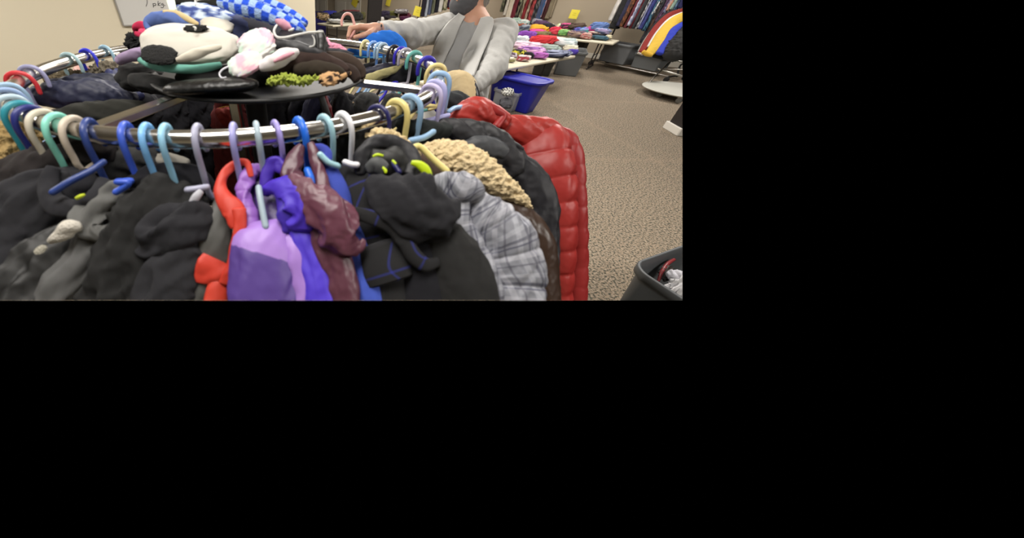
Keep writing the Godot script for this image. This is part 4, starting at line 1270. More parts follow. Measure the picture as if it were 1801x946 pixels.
func tables() -> void:
	var back := Vector3(0.55, 0, -0.83)
	folding_table("near cream folding table with children's clothes behind the shopper", on(880, 122, 0.6), on(1013, 98, 0.6), back, 1.6, [0.72, 2.9])
	folding_table("far cream folding table with women's clothes by the back wall", on(961, 64, 0.6), on(1080, 76, 0.6), back, 1.3, [0.3, 2.2])
	folding_table("cream folding table left of the black column, far back", on(585, 45, 0.6), on(642, 41, 0.6), on(553, 37, 0.6) - on(585, 45, 0.6), 0.0, [0.1, 1.0])
	folding_table("cream folding table right of the black column, far back", on(668, 42, 0.6), on(735, 40, 0.6), back, 0.0, [0.2, 1.2])
	var g := "folded clothes on the near table"
	for q in [
		[925, 63, 16, 6, 70, "7a3f9e", "folded purple top at the back left of the near table", ""], [917, 71, 11, 6, 78, "c3d8e2", "pale blue and white folded top beside the shopper's sleeve", "e8ecee"],
		[955, 70, 20, 6, 88, "c7323a", "folded bright red top at the back of the near table", ""], [965, 78, 18, 4.5, 83, "b92e36", "second red folded top in front of the bright red one", ""],
		[993, 75, 19, 6, 88, "dcdee0", "white folded shirts at the near table's right back corner", "b9c9cc"], [930, 82, 26, 6, 89, "e2c6d8", "large pale pink folded top in the near table's middle", ""],
		[935, 89, 22, 5, 96, "cfa0c6", "lilac pink folded top below the large pale pink one", "8a5aa0"], [967, 85, 18, 5, 92, "93a29c", "grey green folded top in the near table's middle right", ""],
		[1003, 85, 11, 4, 92, "d8d2be", "cream folded top near the near table's right end", ""], [1007, 91, 8, 3.5, 96, "4a3a9e", "small indigo folded top at the near table's right end", ""],
		[980, 94, 20, 4, 100, "343a54", "navy striped folded top along the near table's front edge", "8a90a8"], [950, 97, 13, 4, 103, "a05aa4", "magenta folded top at the near table's front edge", ""],
		[911, 93, 13, 4.5, 100, "d8cf3c", "yellow and black printed top on the near table", "1c1a1e"], [930, 97, 8, 4, 103, "1c1a1e", "small black folded top beside the yellow printed one", ""],
		[921, 102, 11, 4, 107, "9c3a46", "maroon striped folded top at the near table's front", "c9c4c4"], [898, 97, 10, 4, 103, "cfc6d4", "pale lilac folded top next to the shopper's elbow", "5a4a5a"],
		[897, 104, 9, 3, 109, "8d8a66", "olive print folded cloth at the near table's left front", "d8d4c0"]]:
		folded(q[0], q[1], q[2], q[3], q[4], q[5], q[6], g, q[7])
	g = "folded clothes on the far table"
	for q in [
		[908, 37, 8, 4, 50, "9fb4a8", "grey mint folded top at the far table's left end", ""], [920, 40, 10, 4, 52, "88aaa4", "teal grey folded top second from the far table's left end", "c9c9c4"],
		[917, 45, 9, 4, 54, "c96a4a", "orange print folded top on the far table's left", "5a6a6a"], [925, 51, 14, 5, 57, "343c4c", "navy print folded top beside the shopper's shoulder", "8a929c"],
		[945, 39, 9, 4, 50, "8c8890", "grey folded top at the back of the far table", ""], [953, 43, 14, 5, 55, "4a3450", "plum folded top behind the mustard one", ""],
		[962, 50, 12, 6, 60, "17161a", "black folded top right of the mustard one", ""], [948, 50, 16, 5, 59, "d8a030", "mustard yellow folded sweater on the far table", ""],
		[946, 55, 13, 2.6, 62, "d84a90", "hot pink folded top tucked under the mustard sweater", ""], [947, 60, 18, 3, 65, "6a5c3a", "olive brown folded top under the hot pink one", ""],
		[968, 46, 8, 3, 53, "c9c6c0", "white folded top at the far table's back middle", ""], [978, 54, 10, 5, 62, "d0485a", "coral pink folded top left of the green ones", "b82a40"],
		[986, 49, 8, 5, 58, "a8c070", "lime folded top behind the green floral one", "dcdcc8"], [992, 57, 9, 4, 64, "4f8a50", "green floral folded top on the far table", "8ab870"],
		[996, 47, 11, 4.5, 54, "2a1c28", "black and pink folded top behind the small yellow note", "b04a78"], [1014, 46, 13, 4, 52, "4a3c34", "brown folded top below the patterned dress", ""],
		[1019, 52, 10, 4, 58, "6a5ab0", "violet folded top in front of the brown one", "4a6ab0"], [1031, 53, 9, 3.5, 58, "6ab8b8", "turquoise print folded top under the red dress", "8a7ac0"],
		[1043, 51, 9, 4, 57, "b84a8c", "magenta folded top left of the denim one", ""], [1054, 46, 13, 5, 56, "5a74a8", "denim blue folded top on the far table's tallest heap", ""],
		[1060, 54, 12, 4, 61, "a89ac0", "lilac print folded top under the denim one", "6a8ab0"], [1015, 60, 14, 4, 67, "a08878", "tan print folded top at the far table's front", "5a4a58"],
		[1031, 63, 8, 4, 69, "a85454", "red print cloth hanging over the far table's front edge", "c9a8a0"], [1046, 59, 10, 3, 64, "8a4a4a", "dusty red folded top in the far table's right stack", "d8d0c0"],
		[1052, 62, 14, 2.6, 67, "26242a", "black folded top in the far table's right stack", ""], [1056, 66, 12, 2.4, 70, "3f6070", "dark teal folded top lowest in the far table's right stack", ""],
		[1069, 65, 6, 2.6, 69, "d8d0b0", "cream folded cloth at the far table's right end", ""]]:
		folded(q[0], q[1], q[2], q[3], q[4], q[5], q[6], g, q[7])
	g = "folded clothes on the far left tables"
	for q in [
		[568, 29, 11, 5, 37, "b49a74", "tan plaid folded cloth at the far left table's corner", "4a4034"], [592, 31, 11, 6, 40, "1d1d20", "black folded heap beside the tan plaid cloth", ""],
		[578, 23, 13, 3, 32, "3a3fa6", "royal blue folded cloth behind the tan plaid one", ""], [615, 22, 16, 3, 32, "84303a", "dark red folded cloth behind the held pink hanger", ""],
		[617, 28, 21, 6, 39, "242424", "long black folded heap behind the held pink hanger", ""], [638, 28, 5, 5, 38, "55522f", "olive folded cloth left of the black column", ""],
		[590, 37, 14, 2.4, 42, "9a9a98", "grey lacy cloth on the far left table's edge", "d0d0cc"],
		[712, 28, 10, 4, 38, "5a2030", "maroon folded sweater on the stack right of the column", ""], [713, 33, 10, 3, 40, "4a1c38", "plum folded sweater below the maroon one", ""],
		[690, 25, 9, 4, 37, "5a5a2c", "olive folded sweater right of the column", ""], [677, 26, 8, 5, 38, "2e2438", "dark purple folded cloth against the column", ""],
		[706, 20, 12, 3, 39, "a8a4a4", "white speckled folded cloth on top of the stack right of the column", "5a5458"], [686, 32, 12, 3, 40, "1e1c20", "black folded cloth under the olive sweater", ""],
		[692, 35, 10, 2, 41, "b0a68c", "beige folded cloth lowest right of the column", ""], [672, 34, 4, 3, 40, "d0ccc8", "small white folded cloth beside the column", ""]]:
		folded(q[0], q[1], q[2], q[3], q[4], q[5], q[6], g, q[7])

# ---------------------------------------------------------------- hanging clothes at the back
func hung(u: float, v: float, w: float, t: float, top: float, col: String, label: String, group: String, two := "", deep := 0.2) -> void:
	var s := sh(col)
	var b := at(u, v, t)
	var rx := w * t / FOC / 2.0
	var o := {"fold": 0.22, "cr": 0.05, "n": 22, "m": 18, "cap": 0.2, "sq": 0.8}
	if two:
		var c1 := hexc(col)
		var c2 := hexc(two)
		o.pat = func(p: Vector3, _g, _l) -> Color: return c2 if nz.get_noise_3d(p.x * 300, p.y * 300, p.z * 300) > 0.06 else c1
	var H := Vector3.UP * (top - b.y)
	var k := deep / rx
	tube(s, [[b, rx * 1.05, rx * k], [b + H * 0.3, rx, rx * k], [b + H * 0.6, rx, rx * k * 0.95], [b + H * 0.86, rx * 0.9, rx * k * 0.9], [b + H, rx * 0.6, rx * k * 0.25]], o)
	var th := thing("hanging_garment", label, "clothing", b, group)
	obj("cloth", s, M.cloth, th)
	s = sh("c8c8c8")
	rod(s, [b + H - Vector3(0, 0.02, 0), b + H + Vector3(0, 0.05, 0), b + H + Vector3(0.02, 0.09, 0), b + H + Vector3(0.0, 0.11, 0)], 0.003, 8, 6)
	obj("hanger_hook", s, M.plastic, th)

func wheel(s: Sh, c: Vector3, r: float, ax: Vector3) -> void:
	tube(s, [[c - ax * r * 0.35, r * 0.9, r * 0.9], [c - ax * r * 0.2, r, r], [c + ax * r * 0.2, r, r], [c + ax * r * 0.35, r * 0.9, r * 0.9]], {"n": 6, "m": 20, "cap": 0.05, "ref": Vector3.UP})

func rails() -> void:
	var g := "clothes on the long rail at the back wall"
	for q in [
		[743, 28, 7, "221e2c", "black garment at the left end of the back rail", ""], [748, 28, 5, "b4bcc8", "pale grey garment beside the hanging yellow note", ""], [754, 25, 5, "5a6480", "slate blue garment right of the pale grey one", ""],
		[760, 23, 6, "6c705c", "sage green garment left of two black ones", ""], [766, 21, 7, "1c1824", "black garment right of the sage green one", ""], [773, 20, 7, "d0cec8", "white garment behind the shopper's right shoulder", ""],
		[781, 17, 7, "585c3c", "olive print garment right of the white one", "b8b49c"], [787, 12, 6, "2a1c34", "dark purple garment beside the coral one", ""], [793, 15, 10, "d85c4c", "coral garment beside the shopper's mask", ""],
		[882, 20, 5, "6a6c54", "olive garment right of the shopper's hair", "3a3a30"], [887, 26, 5, "c9c4b8", "white garment right of the shopper's hair", ""], [893, 30, 9, "c8bfae", "wide cream skirt on the back rail", ""],
		[900, 33, 8, "6a2230", "maroon garment right of the cream skirt", ""], [906, 36, 6, "1e1c1e", "black floral garment on the back rail", "8a8a70"], [912, 36, 7, "a89c84", "cream floral garment on the back rail", "5a5444"],
		[917, 37, 7, "7c2228", "dark red garment left of the floral pair", ""], [922, 38, 5, "b0a890", "pale floral garment beside the dark red one", "6a3a3a"], [928, 40, 7, "5a2a2c", "red dotted garment on the back rail", "b84a4a"],
		[934, 41, 8, "202022", "black dotted garment left of the slate blue one", "6a6a68"], [941, 38, 8, "4a5878", "slate blue garment on the back rail's right part", ""], [946, 35, 5, "3c6a9a", "bright blue garment right of the slate blue one", ""],
		[950, 30, 4, "c4a8b4", "pale pink garment on the back rail", ""], [954, 34, 6, "4a2226", "dark maroon garment left of the khaki trousers", ""], [960, 32, 10, "8a7e68", "khaki trousers on the back rail", ""], [966, 30, 7, "9a8e78", "lighter khaki trousers at the rail's right end", ""], [971, 22, 7, "2e2e30", "charcoal trousers ending the back rail at right", ""]]:
		hung(q[0], q[1], q[2] * 1.15, 9.2 if q[0] < 800 else 9.2, 2.1, q[3], q[4], g, q[5], 0.22)
	var r0 := at(738, 10, 9.2)
	var r1 := at(976, 10, 9.2)
	r0.y = 2.2
	r1.y = 2.2
	var th := thing("garment_rail", "long black garment rail behind the far table", "clothes rail", Vector3((r0.x + r1.x) / 2, 0, (r0.z + r1.z) / 2))
	var s := sh("1c1c1d")
	rod(s, [r0, (r0 + r1) / 2, r1], 0.016)
	obj("rail", s, M.paint, th)
	for e in [r0, r1]:
		s = sh("1c1c1d")
		rod(s, [e, e * Vector3(1, 0.5, 1), e * Vector3(1, 0, 1) + Vector3(0, 0.01, 0)], 0.016)
		obj("post", s, M.paint, th)
	# two dresses on wall hooks
	hung(1022, 47, 26, 9.0, 1.75, "1e1a1c", "black dress with a cream leaf print beside the red dress", "", "b09a80", 0.08)
	hung(1044, 50, 36, 8.9, 1.75, "a8242c", "plain red dress hanging against the back wall", "", "", 0.08)
	# rolling rack at the right
	var rp := on(1050, 113, 0.0)
	var rd := on(1164, 138, 0.0) - rp
	rd.y = 0
	var L := rd.length()
	rd = rd.normalized()
	var rn := rd.cross(Vector3.UP).normalized()
	g = "clothes on the rolling rack at right"
	for q in [
		[1075, 36, 8, "c4c0ba", "white garment at the rolling rack's left end", ""], [1080, 49, 13, "16161c", "long black garment at the rolling rack's left end", ""], [1087, 45, 9, "25253c", "navy garment right of the long black one", ""],
		[1093, 46, 9, "70432a", "brown paisley garment on the rolling rack", "3a2418"], [1100, 48, 6, "581f28", "maroon garment right of the brown paisley one", ""], [1106, 44, 7, "c2c4d4", "white striped shirt on the rolling rack", "8a90b0"],
		[1109, 49, 5, "7c2a34", "red brown hem showing below the white striped shirt", ""], [1114, 49, 7, "2c2c30", "charcoal garment right of the striped shirt", ""], [1119, 50, 5, "b0b0b0", "black and white check shirt on the rolling rack", "2c2c30"],
		[1123, 48, 4, "a4aacc", "pale lavender shirt left of the navy one", ""], [1128, 50, 9, "363d78", "navy blue shirt on the rolling rack", ""], [1134, 53, 9, "3c6880", "teal plaid shirt right of the navy blue one", "1e3444"],
		[1140, 57, 8, "4a3026", "brown leather jacket on the rolling rack", ""], [1131, 74, 9, "1c1b1f", "black ruffled garment hanging lowest on the rolling rack", "34343a"], [1145, 42, 8, "201c1c", "black leather garment behind the white sleeve", ""],
		[1150, 25, 8, "d2d0d2", "white sleeve sticking out on the rolling rack", ""], [1156, 38, 8, "46304a", "plum garment right of the white sleeve", ""], [1162, 30, 7, "7a5a78", "mauve garment right of the plum one", ""],
		[1168, 22, 6, "8a92b4", "grey blue shirt beside the peach one", ""], [1174, 18, 7, "c49480", "peach shirt on the rolling rack", ""], [1181, 16, 6, "98b4a6", "mint shirt right of the peach one", ""], [1187, 17, 6, "6a86a4", "blue grey plaid shirt near the picture's right edge", "3a4a6a"], [1194, 14, 7, "30305c", "dark blue shirt at the rolling rack's right edge", ""]]:
		var hit := wall_hit(q[0], q[1], rp + rn * (0.0 if q[0] != 1109 else -0.05), rn)
		hung(q[0], q[1], q[2] * 1.1, depth(hit), 1.75, q[3], q[4], g, q[5], 0.2)
	th = thing("rolling_rack", "rolling garment rack with storage totes on its base at right", "clothes rack", rp + rd * L / 2)
	s = sh("1a1a1b")
	rod(s, [rp + Vector3(0, 1.85, 0), rp + rd * L * 0.5 + Vector3(0, 1.85, 0), rp + rd * (L + 0.3) + Vector3(0, 1.85, 0)], 0.014)
	obj("hanging_rail", s, M.chrome, th)
	for k in [0.03, L + 0.25]:
		s = sh("1a1a1b")
		var f: Vector3 = rp + rd * k
		rod(s, [f + Vector3(0, 1.85, 0), f + Vector3(0, 1.2, 0), f + Vector3(0, 0.45, 0), f - rd * 0.06 + Vector3(0, 0.3, 0), f + Vector3(0, 0.1, 0)], 0.018, 24)
		obj("post", s, M.paint, th)
		s = sh("1a1a1b")
		rod(s, [f - rn * 0.3 + Vector3(0, 0.1, 0), f + Vector3(0, 0.11, 0), f + rn * 0.3 + Vector3(0, 0.1, 0)], 0.016)
		obj("foot", s, M.paint, th)
		for sd in [-0.3, 0.3]:
			s = sh("161617")
			wheel(s, f + rn * sd + Vector3(0, 0.05, 0), 0.05, rn.lerp(rd, 0.3).normalized())
			obj("caster", s, M.paint, th)
	s = sh("b8b6b2")
	bar(s, rp + rd * 0.03 + Vector3(0, 0.1, 0) - rn * 0.22, rp + rd * (L + 0.25) + Vector3(0, 0.1, 0) - rn * 0.22, 0.03, 0.02)
	bar(s, rp + rd * 0.03 + Vector3(0, 0.1, 0) + rn * 0.22, rp + rd * (L + 0.25) + Vector3(0, 0.1, 0) + rn * 0.22, 0.03, 0.02)
	obj("base_bars", s, M.dull_chrome, th, true)
	# the four-way rack in front of it, its coats sloping down
	var t := 6.1
	garment("black_trimmed_coat", "black coat with grey edge, first on the four-way rack", "coat", [["sleeve", "cloth", "1b1c1e", [[1184, 20, t + .25, 4], [1164, 34, t + .25, 5], [1142, 62, t + .25, 5], [1125, 88, t + .25, 3]], {}], ["edge", "cloth", "b0b0a8", [[1142, 58, t + .2, 1], [1132, 74, t + .2, 1.4], [1123, 90, t + .2, 1.2]], {"m": 8}]])
	garment("red_coat", "dark red coat left of the yellow one on the four-way rack", "coat", [["sleeve", "cloth", "7c221f", [[1206, 18, t + .12, 4], [1178, 27, t + .12, 5], [1160, 46, t + .12, 7, .6], [1143, 70, t + .12, 7, .6], [1129, 92, t + .12, 5]], {"fold": 0.1}], ["cuff", "knit", "c8c0b8", [[1122, 93, t + .12, 1.4], [1130, 96, t + .12, 1.6]], {"m": 8}]])
	garment("white_coat", "white coat edge between the red and the yellow coats", "coat", [["edge", "cloth", "c9c8c8", [[1205, 21, t + .06, 2], [1178, 34, t + .06, 3], [1156, 58, t + .06, 3], [1140, 82, t + .06, 2]], {}]])
	garment("yellow_coat", "mustard yellow coat on the four-way rack at the right edge", "coat", [["sleeve", "cloth", "c9a63e", [[1206, 27, t, 7, .5], [1184, 39, t, 8, .5], [1167, 60, t, 10, .5], [1152, 83, t, 9, .5], [1140, 95, t, 6, .5]], {"fold": 0.08, "n": 36}], ["cuff", "cloth", "d2a838", [[1131, 91, t - .03, 3], [1138, 95, t - .03, 3.5], [1146, 97, t - .03, 3]], {}]])
	garment("blue_coat", "cobalt blue coat right of the yellow one", "coat", [["sleeve", "cloth", "2a35a0", [[1206, 41, t - .08, 5], [1185, 54, t - .08, 6, .6], [1173, 75, t - .08, 7, .6], [1160, 94, t - .08, 6, .6]], {"fold": 0.08}]])
	garment("black_fur_coat", "black curly fur coat at the picture's right edge", "coat", [["sleeve", "fleece", "2c2c2e", [[1218, 46, t - .18, 10], [1206, 64, t - .18, 15], [1194, 82, t - .18, 18], [1184, 99, t - .18, 14]], {"fuzz": 0.03, "ff": 22.0, "n": 50, "m": 40}]])
	garment("black_skirt", "black garment hem lowest on the four-way rack", "clothing", [["hem", "cloth", "121214", [[1150, 98, t + .05, 3], [1175, 102, t + .02, 4], [1206, 105, t, 5]], {}]])
	var dc := on(1205, 158, 0.13)
	var rad := dc.distance_to(on(1134, 152, 0.13))
	th = thing("four_way_rack", "chrome four-way clothes rack on a round pale base with casters", "clothes rack", Vector3(dc.x, 0, dc.z))
	s = sh("b9b8b0")
	var prof := [[0.0, 0.105], [rad - 0.04, 0.1], [rad, 0.115], [rad + 0.004, 0.125], [rad - 0.006, 0.136], [rad - 0.03, 0.13], [0.0, 0.142]]
	for q in prof:
		for b in 73: s.add(Vector3(dc.x + cos(TAU * b / 72.0) * q[0], q[1], dc.z - sin(TAU * b / 72.0) * q[0]))
	for a in prof.size() - 1:
		for b in 72: s.quad(a * 73 + b, a * 73 + b + 1, a * 73 + b + 74, a * 73 + b + 73)
	obj("round_base", s, M.tub, th)
	s = sh("a8a49c")
	rod(s, [at(1140, 147, 6.25), at(1160, 126, 6.2), at(1181, 106, 6.15)], 0.016, 6)
	rod(s, [at(1181, 106, 6.15), at(1195, 108, 6.1), at(1215, 110, 6.05)], 0.016, 6)
	obj("frame_tube", s, M.dull_chrome, th)
	s = sh("a8a49c")
	rod(s, [at(1158, 121, 6.3), at(1180, 128, 6.2), at(1215, 138, 6.1)], 0.016, 6)
	rod(s, [at(1166, 121, 6.3), at(1185, 122, 6.2), at(1215, 123, 6.1)], 0.01, 6)
	obj("cross_tube", s, M.dull_chrome, th)
	for q in [[1194, 177], [1160, 166]]:
		s = sh("55534f")
		var f := on(q[0], q[1], 0.05)
		wheel(s, f, 0.045, D1.normalized())
		obj("caster", s, M.paint, th)

# ---------------------------------------------------------------- storage bins
func tubs() -> void:
	var th := Node3D.new()
	var s := sh("5d5f62")
	# open grey tote at the lower right
	var A := on(1130, 470, 0.4)
	var e1 := Vector3(cos(deg_to_rad(-21.5)), 0, sin(deg_to_rad(-21.5)))
	var e2 := Vector3(-e1.z, 0, e1.x)
	var c := A - (e1 + e2).normalized() * 0.04 + e1 * 0.31 + e2 * 0.22
	c.y = 0
	th = thing("storage_tote", "open grey plastic tote on the carpet holding packaging", "tote", c)
	bin(s, c, e1, 0.62, 0.44, 0.4, 0.05, 0.014, 0.09)
	obj("shell", s, M.tub, th)
	garment("plastic_bag", "clear crinkled plastic bag inside the open grey tote", "bag", [
		["film", "satin", "c9c8ca", [1205, 506, 1.72, 34, 20, 1.2, -18], {"lump": true, "cr": 0.3, "n": 30, "m": 40}],
		["fold", "satin", "b9b8c0", [[1178, 478, 1.74, 6], [1190, 486, 1.72, 10], [1206, 498, 1.7, 12]], {"cr": 0.3}]])
	garment("packaged_toy", "dark packaged item with a red curved edge in the open grey tote", "package", [
		["edge", "plastic", "7c2c30", [[1158, 494, 1.78, 2], [1164, 478, 1.78, 2.6], [1174, 464, 1.8, 3], [1186, 456, 1.82, 2.4]], {"m": 10}],
		["wrap", "satin", "3c3634", [1171, 480, 1.8, 11, 12, 0.9, 30], {"lump": true, "cr": 0.3}]])
	# blue tub with lid under the near table, and its neighbours
	var P1 := on(878, 121, 0.48)
	var P2 := on(966, 139, 0.48)
	var ax := (P2 - P1).normalized()
	c = on(917, 134, 0.48)
	c.y = 0
	th = thing("storage_tub", "royal blue plastic tub with lid on the carpet", "tub", c)
	s = sh("1f2596")
	bin(s, c, ax, P1.distance_to(P2), 0.46, 0.48, 0.1, 0.03, 0.14, true)
	obj("body", s, M.plastic, th)
	c = on(899, 157, 0.3)
	c.y = 0
	th = thing("storage_bin", "small translucent bin beside the blue tub", "bin", c)
	s = sh()
	bin(s, c, ax, 0.4, 0.3, 0.3, 0.05, 0.012, 0.04)
	obj("shell", s, M.clear, th)
	garment("checked_cloth", "black and white checked cloth inside the translucent bin", "cloth", [
		["bunch", "cloth", "d0d0d0", [893, 162, 4.7, 11, 7, 1.0, 0], {"lump": true, "cr": 0.2, "pat": func(p: Vector3, _g, _f) -> Color: return hexc("161616") if (int(floor(p.x * 45)) + int(floor(p.y * 45))) % 2 == 0 else hexc("d4d4d0")}],
		["dark_cloth", "cloth", "4a4a50", [890, 182, 4.75, 11, 9, 1.0, 0], {"lump": true, "cr": 0.2}]])
	var k := 0
	for q in [
		[980, 112, 0.48, 0.8, 0.5, "5f6264", "grey tote under the right end of the near table"], [938, 116, 0.3, 0.5, 0.4, "3c3f3e", "dark grey tote under the near table behind the blue tub"]]:
		c = on(q[0], 126 if k == 0 else 128, 0.0) + D2 * 0.15
		th = thing("storage_tote", q[6], "tote", c)
		s = sh(q[5])
		bin(s, c, D1.normalized().rotated(Vector3.UP, 0.45), q[3], q[4], q[2], 0.03, 0.012, 0.05)
		obj("shell", s, M.tub, th)
		k += 1
	# totes on the rolling rack's base
	var rp := on(1050, 113, 0.0)
	var rd := on(1164, 138, 0.0) - rp
	rd.y = 0
	rd = rd.normalized()
	for q in [[0.42, 0.7, "6b6e70", "larger grey tote on the rolling rack's base"], [1.2, 0.6, "5f6264", "smaller grey tote on the rolling rack's base at right"]]:
		c = rp + rd * q[0] + Vector3(0, 0.12, 0)
		th = thing("storage_tote", q[3], "tote", c)
		s = sh(q[2])
		bin(s, c, rd, q[1], 0.42, 0.42 if q[0] < 1 else 0.3, 0.03, 0.015, 0.05)
		obj("shell", s, M.tub, th)
		s = sh(q[2])
		bar(s, c + rd * -q[1] * 0.25 + Vector3(0, 0.34, 0) - rd.cross(Vector3.UP) * 0.222, c + rd * q[1] * 0.2 + Vector3(0, 0.34, 0) - rd.cross(Vector3.UP) * 0.222, 0.02, 0.02)
		obj("handle_rib", s, M.tub, th, true)
	c = on(556, 62, 0.0)
	th = thing("storage_tub", "deep purple blue tub beside the far left table", "tub", c)
	s = sh("2b2a78")
	bin(s, c, D1, 0.7, 0.5, 0.72, 0.05, 0.02, 0.06, true)
	obj("body", s, M.plastic, th)

# ---------------------------------------------------------------- the shopper
func field(bones: Array, p: Vector3) -> float:
	var f := 1.0
	for b in bones:
		var A: Vector3 = b[0]
		var ab: Vector3 = b[1] - A
		var q := p - A
		var x := clampf(q.dot(ab) / maxf(ab.length_squared(), 1e-9), 0, 1)
		var e := q - ab * x
		if b.size() > 4: e -= b[5] * e.dot(b[5]) * (1.0 - 1.0 / b[4])
		var v := e.length() - lerpf(b[2], b[3], x)
		var h := maxf(0.05 - absf(v - f), 0.0) / 0.05
		f = minf(v, f) - h * h * 0.05 * 0.25
	return f

func skin_at(bones: Array, u: float, v: float, off: float) -> Vector3:      # where a line of sight meets the figure
	var t := 1.2
	for k in 80:
		var d := field(bones, at(u, v, t))
		if d < off: break
		t += maxf(0.002, (d - off) * 0.7)
		if t > 2.0: return at(u, v, 1.62)
	return at(u, v, t)

func hand(s: Sh, wrist: Vector3, knuck: Array, mids: Array, tips: Array, thumb: Array) -> void:
	var b := []
	var mid: Vector3 = (knuck[1] + knuck[2]) / 2.0
	b.append([wrist, wrist.lerp(mid, 0.35), 0.021, 0.02])
	for k in 4:
		b.append([wrist.lerp(mid, 0.2), knuck[k], 0.017, 0.0105])
		b.append([knuck[k], mids[k], 0.0098, 0.0088])
		b.append([mids[k], tips[k], 0.0088, 0.0072])
	b.append([wrist.lerp(mid, 0.15), thumb[0], 0.016, 0.0125])
	b.append([thumb[0], thumb[1], 0.0115, 0.0098])
	b.append([thumb[1], thumb[2], 0.0098, 0.0076])
	nets(s, b, 0.0032, 0.006)

func woman() -> void:
	var L := Vector3(0.95, 0, 0.31).normalized()
	var Fw := Vector3(-0.31, 0, 0.95).normalized()
	var foot := Vector3(0.67, 0, -1.98)
	var shL := at(884, 60, 1.62)
	var elL := at(866, 120, 1.53)
	var wrL := at(828, 156, 1.40)
	var shR := at(785, 50, 1.70)
	var elR := at(724, 60, 1.52)
	var wrR := at(667, 50, 1.36)
	var neck := at(834, 42, 1.66)
	var head := at(829, -22, 1.62)
	var gaze := Vector3(-0.72, -0.25, 0.65).normalized()
	var hr := gaze.cross(Vector3.UP).normalized()
	var hu := hr.cross(gaze).normalized()
	var chest := foot + Vector3(0.01, 1.28, 0)
	var waist := foot + Vector3(0.0, 1.06, 0)
	var hip := foot + Vector3(0, 0.9, 0)
	var p := thing("person", "grey cardigan shopper in a dark face mask reaching over the rack", "person", foot)
	# body: one surface from head to feet
	var b := [
		[head + hu * 0.03, head - hu * 0.01 - gaze * 0.01, 0.088, 0.085], [head + gaze * 0.025 - hu * 0.05, head + gaze * 0.045 - hu * 0.085, 0.062, 0.036],
		[head + gaze * 0.092 + hu * 0.01, head + gaze * 0.108 - hu * 0.025, 0.009, 0.014], [head + gaze * 0.07 + hu * 0.035 - hr * 0.035, head + gaze * 0.07 + hu * 0.035 + hr * 0.035, 0.022, 0.022],
		[head + hr * 0.078 - gaze * 0.01 + hu * 0.015, head + hr * 0.08 - gaze * 0.005 - hu * 0.025, 0.014, 0.009], [head - hr * 0.078 - gaze * 0.01 + hu * 0.015, head - hr * 0.08 - gaze * 0.005 - hu * 0.025, 0.014, 0.009],
		[head - hu * 0.05 - gaze * 0.02, neck + Vector3(0, 0.01, 0), 0.056, 0.055], [neck, chest, 0.06, 0.085, 1.4, L], [chest, waist, 0.09, 0.085, 1.4, L], [waist, hip, 0.088, 0.1, 1.5, L],
		[shR, shL, 0.045, 0.045], [shR, elR, 0.045, 0.038], [elR, wrR, 0.037, 0.024], [shL, elL, 0.045, 0.038], [elL, wrL, 0.037, 0.024]]
	for sd: float in [-1.0, 1.0]:
		var h := hip + L * 0.09 * sd - Vector3(0, 0.05, 0)
		var kn := foot + L * 0.1 * sd + Vector3(0, 0.48, 0) + Fw * 0.02
		var an := foot + L * 0.1 * sd + Vector3(0, 0.08, 0)
		b.append([h, kn, 0.085, 0.055])
		b.append([kn, an, 0.055, 0.036])
		b.append([an - Vector3(0, 0.04, 0), an + Fw * 0.15 - Vector3(0, 0.05, 0), 0.036, 0.028])
	var s := sh("cd9c84")
	nets(s, b, 0.011, 0.03)
	# right hand, closed on the pink hanger
	var kn := []
	var md := []
	var tp := []
	for k in 4:
		kn.append(at(632 + k * 1.5, 47 + k * 0.6, 1.30 + 0.017 * k))
		md.append(at(616 + k * 2.5, 50 + k * 1.5, 1.29 + 0.016 * k))
		tp.append(at(612 + k * 3.0, 64 + k * 0.5, 1.29 + 0.015 * k))
	hand(s, wrR, kn, md, tp, [at(650, 58, 1.315), at(638, 62, 1.30), at(624, 65.5, 1.285)])
	kn = []
	md = []
	tp = []
	for k in 4:
		kn.append(at(808 + k * 5.0, 160 - k * 2.0, 1.35 + 0.012 * k))
		md.append(at(796 + k * 5.0, 164 - k * 2.0, 1.33 + 0.012 * k))
		tp.append(at(788 + k * 5.0, 172 - k * 2.0, 1.33 + 0.012 * k))
	hand(s, wrL, kn, md, tp, [at(822, 168, 1.35), at(812, 174, 1.33), at(804, 178, 1.325)])
	var body := obj("body", s, M.skin, p)
	for sd: float in [-1.0, 1.0]:
		s = sh("efece6")
		var e := head + gaze * 0.083 + hu * 0.012 + hr * 0.032 * sd
		soft(s, e, hr * 0.013, hu * 0.011, gaze * 0.012, {"cr": 0.0, "sq": 1.0, "n": 10, "m": 16})
		obj("eye", s, M.plastic, body)
	# clothes
	var trousers := [[waist - Vector3(0, 0.02, 0), hip, 0.1, 0.115, 1.5, L]]
	for sd: float in [-1.0, 1.0]:
		var h := hip + L * 0.09 * sd - Vector3(0, 0.05, 0)
		var k2 := foot + L * 0.1 * sd + Vector3(0, 0.48, 0) + Fw * 0.02
		trousers.append([h, k2, 0.1, 0.075])
		trousers.append([k2, foot + L * 0.1 * sd + Vector3(0, 0.12, 0), 0.075, 0.07])
	s = sh("26282e")
	nets(s, trousers, 0.014, 0.03)
	obj("trousers", s, M.cloth, p)
	for sd: float in [-1.0, 1.0]:
		s = sh("2a2a2c")
		var an := foot + L * 0.1 * sd
		nets(s, [[an + Vector3(0, 0.05, 0) - Fw * 0.04, an + Fw * 0.16 + Vector3(0, 0.042, 0), 0.048, 0.042]], 0.01, 0.02)
		obj("shoe", s, M.leather, p)
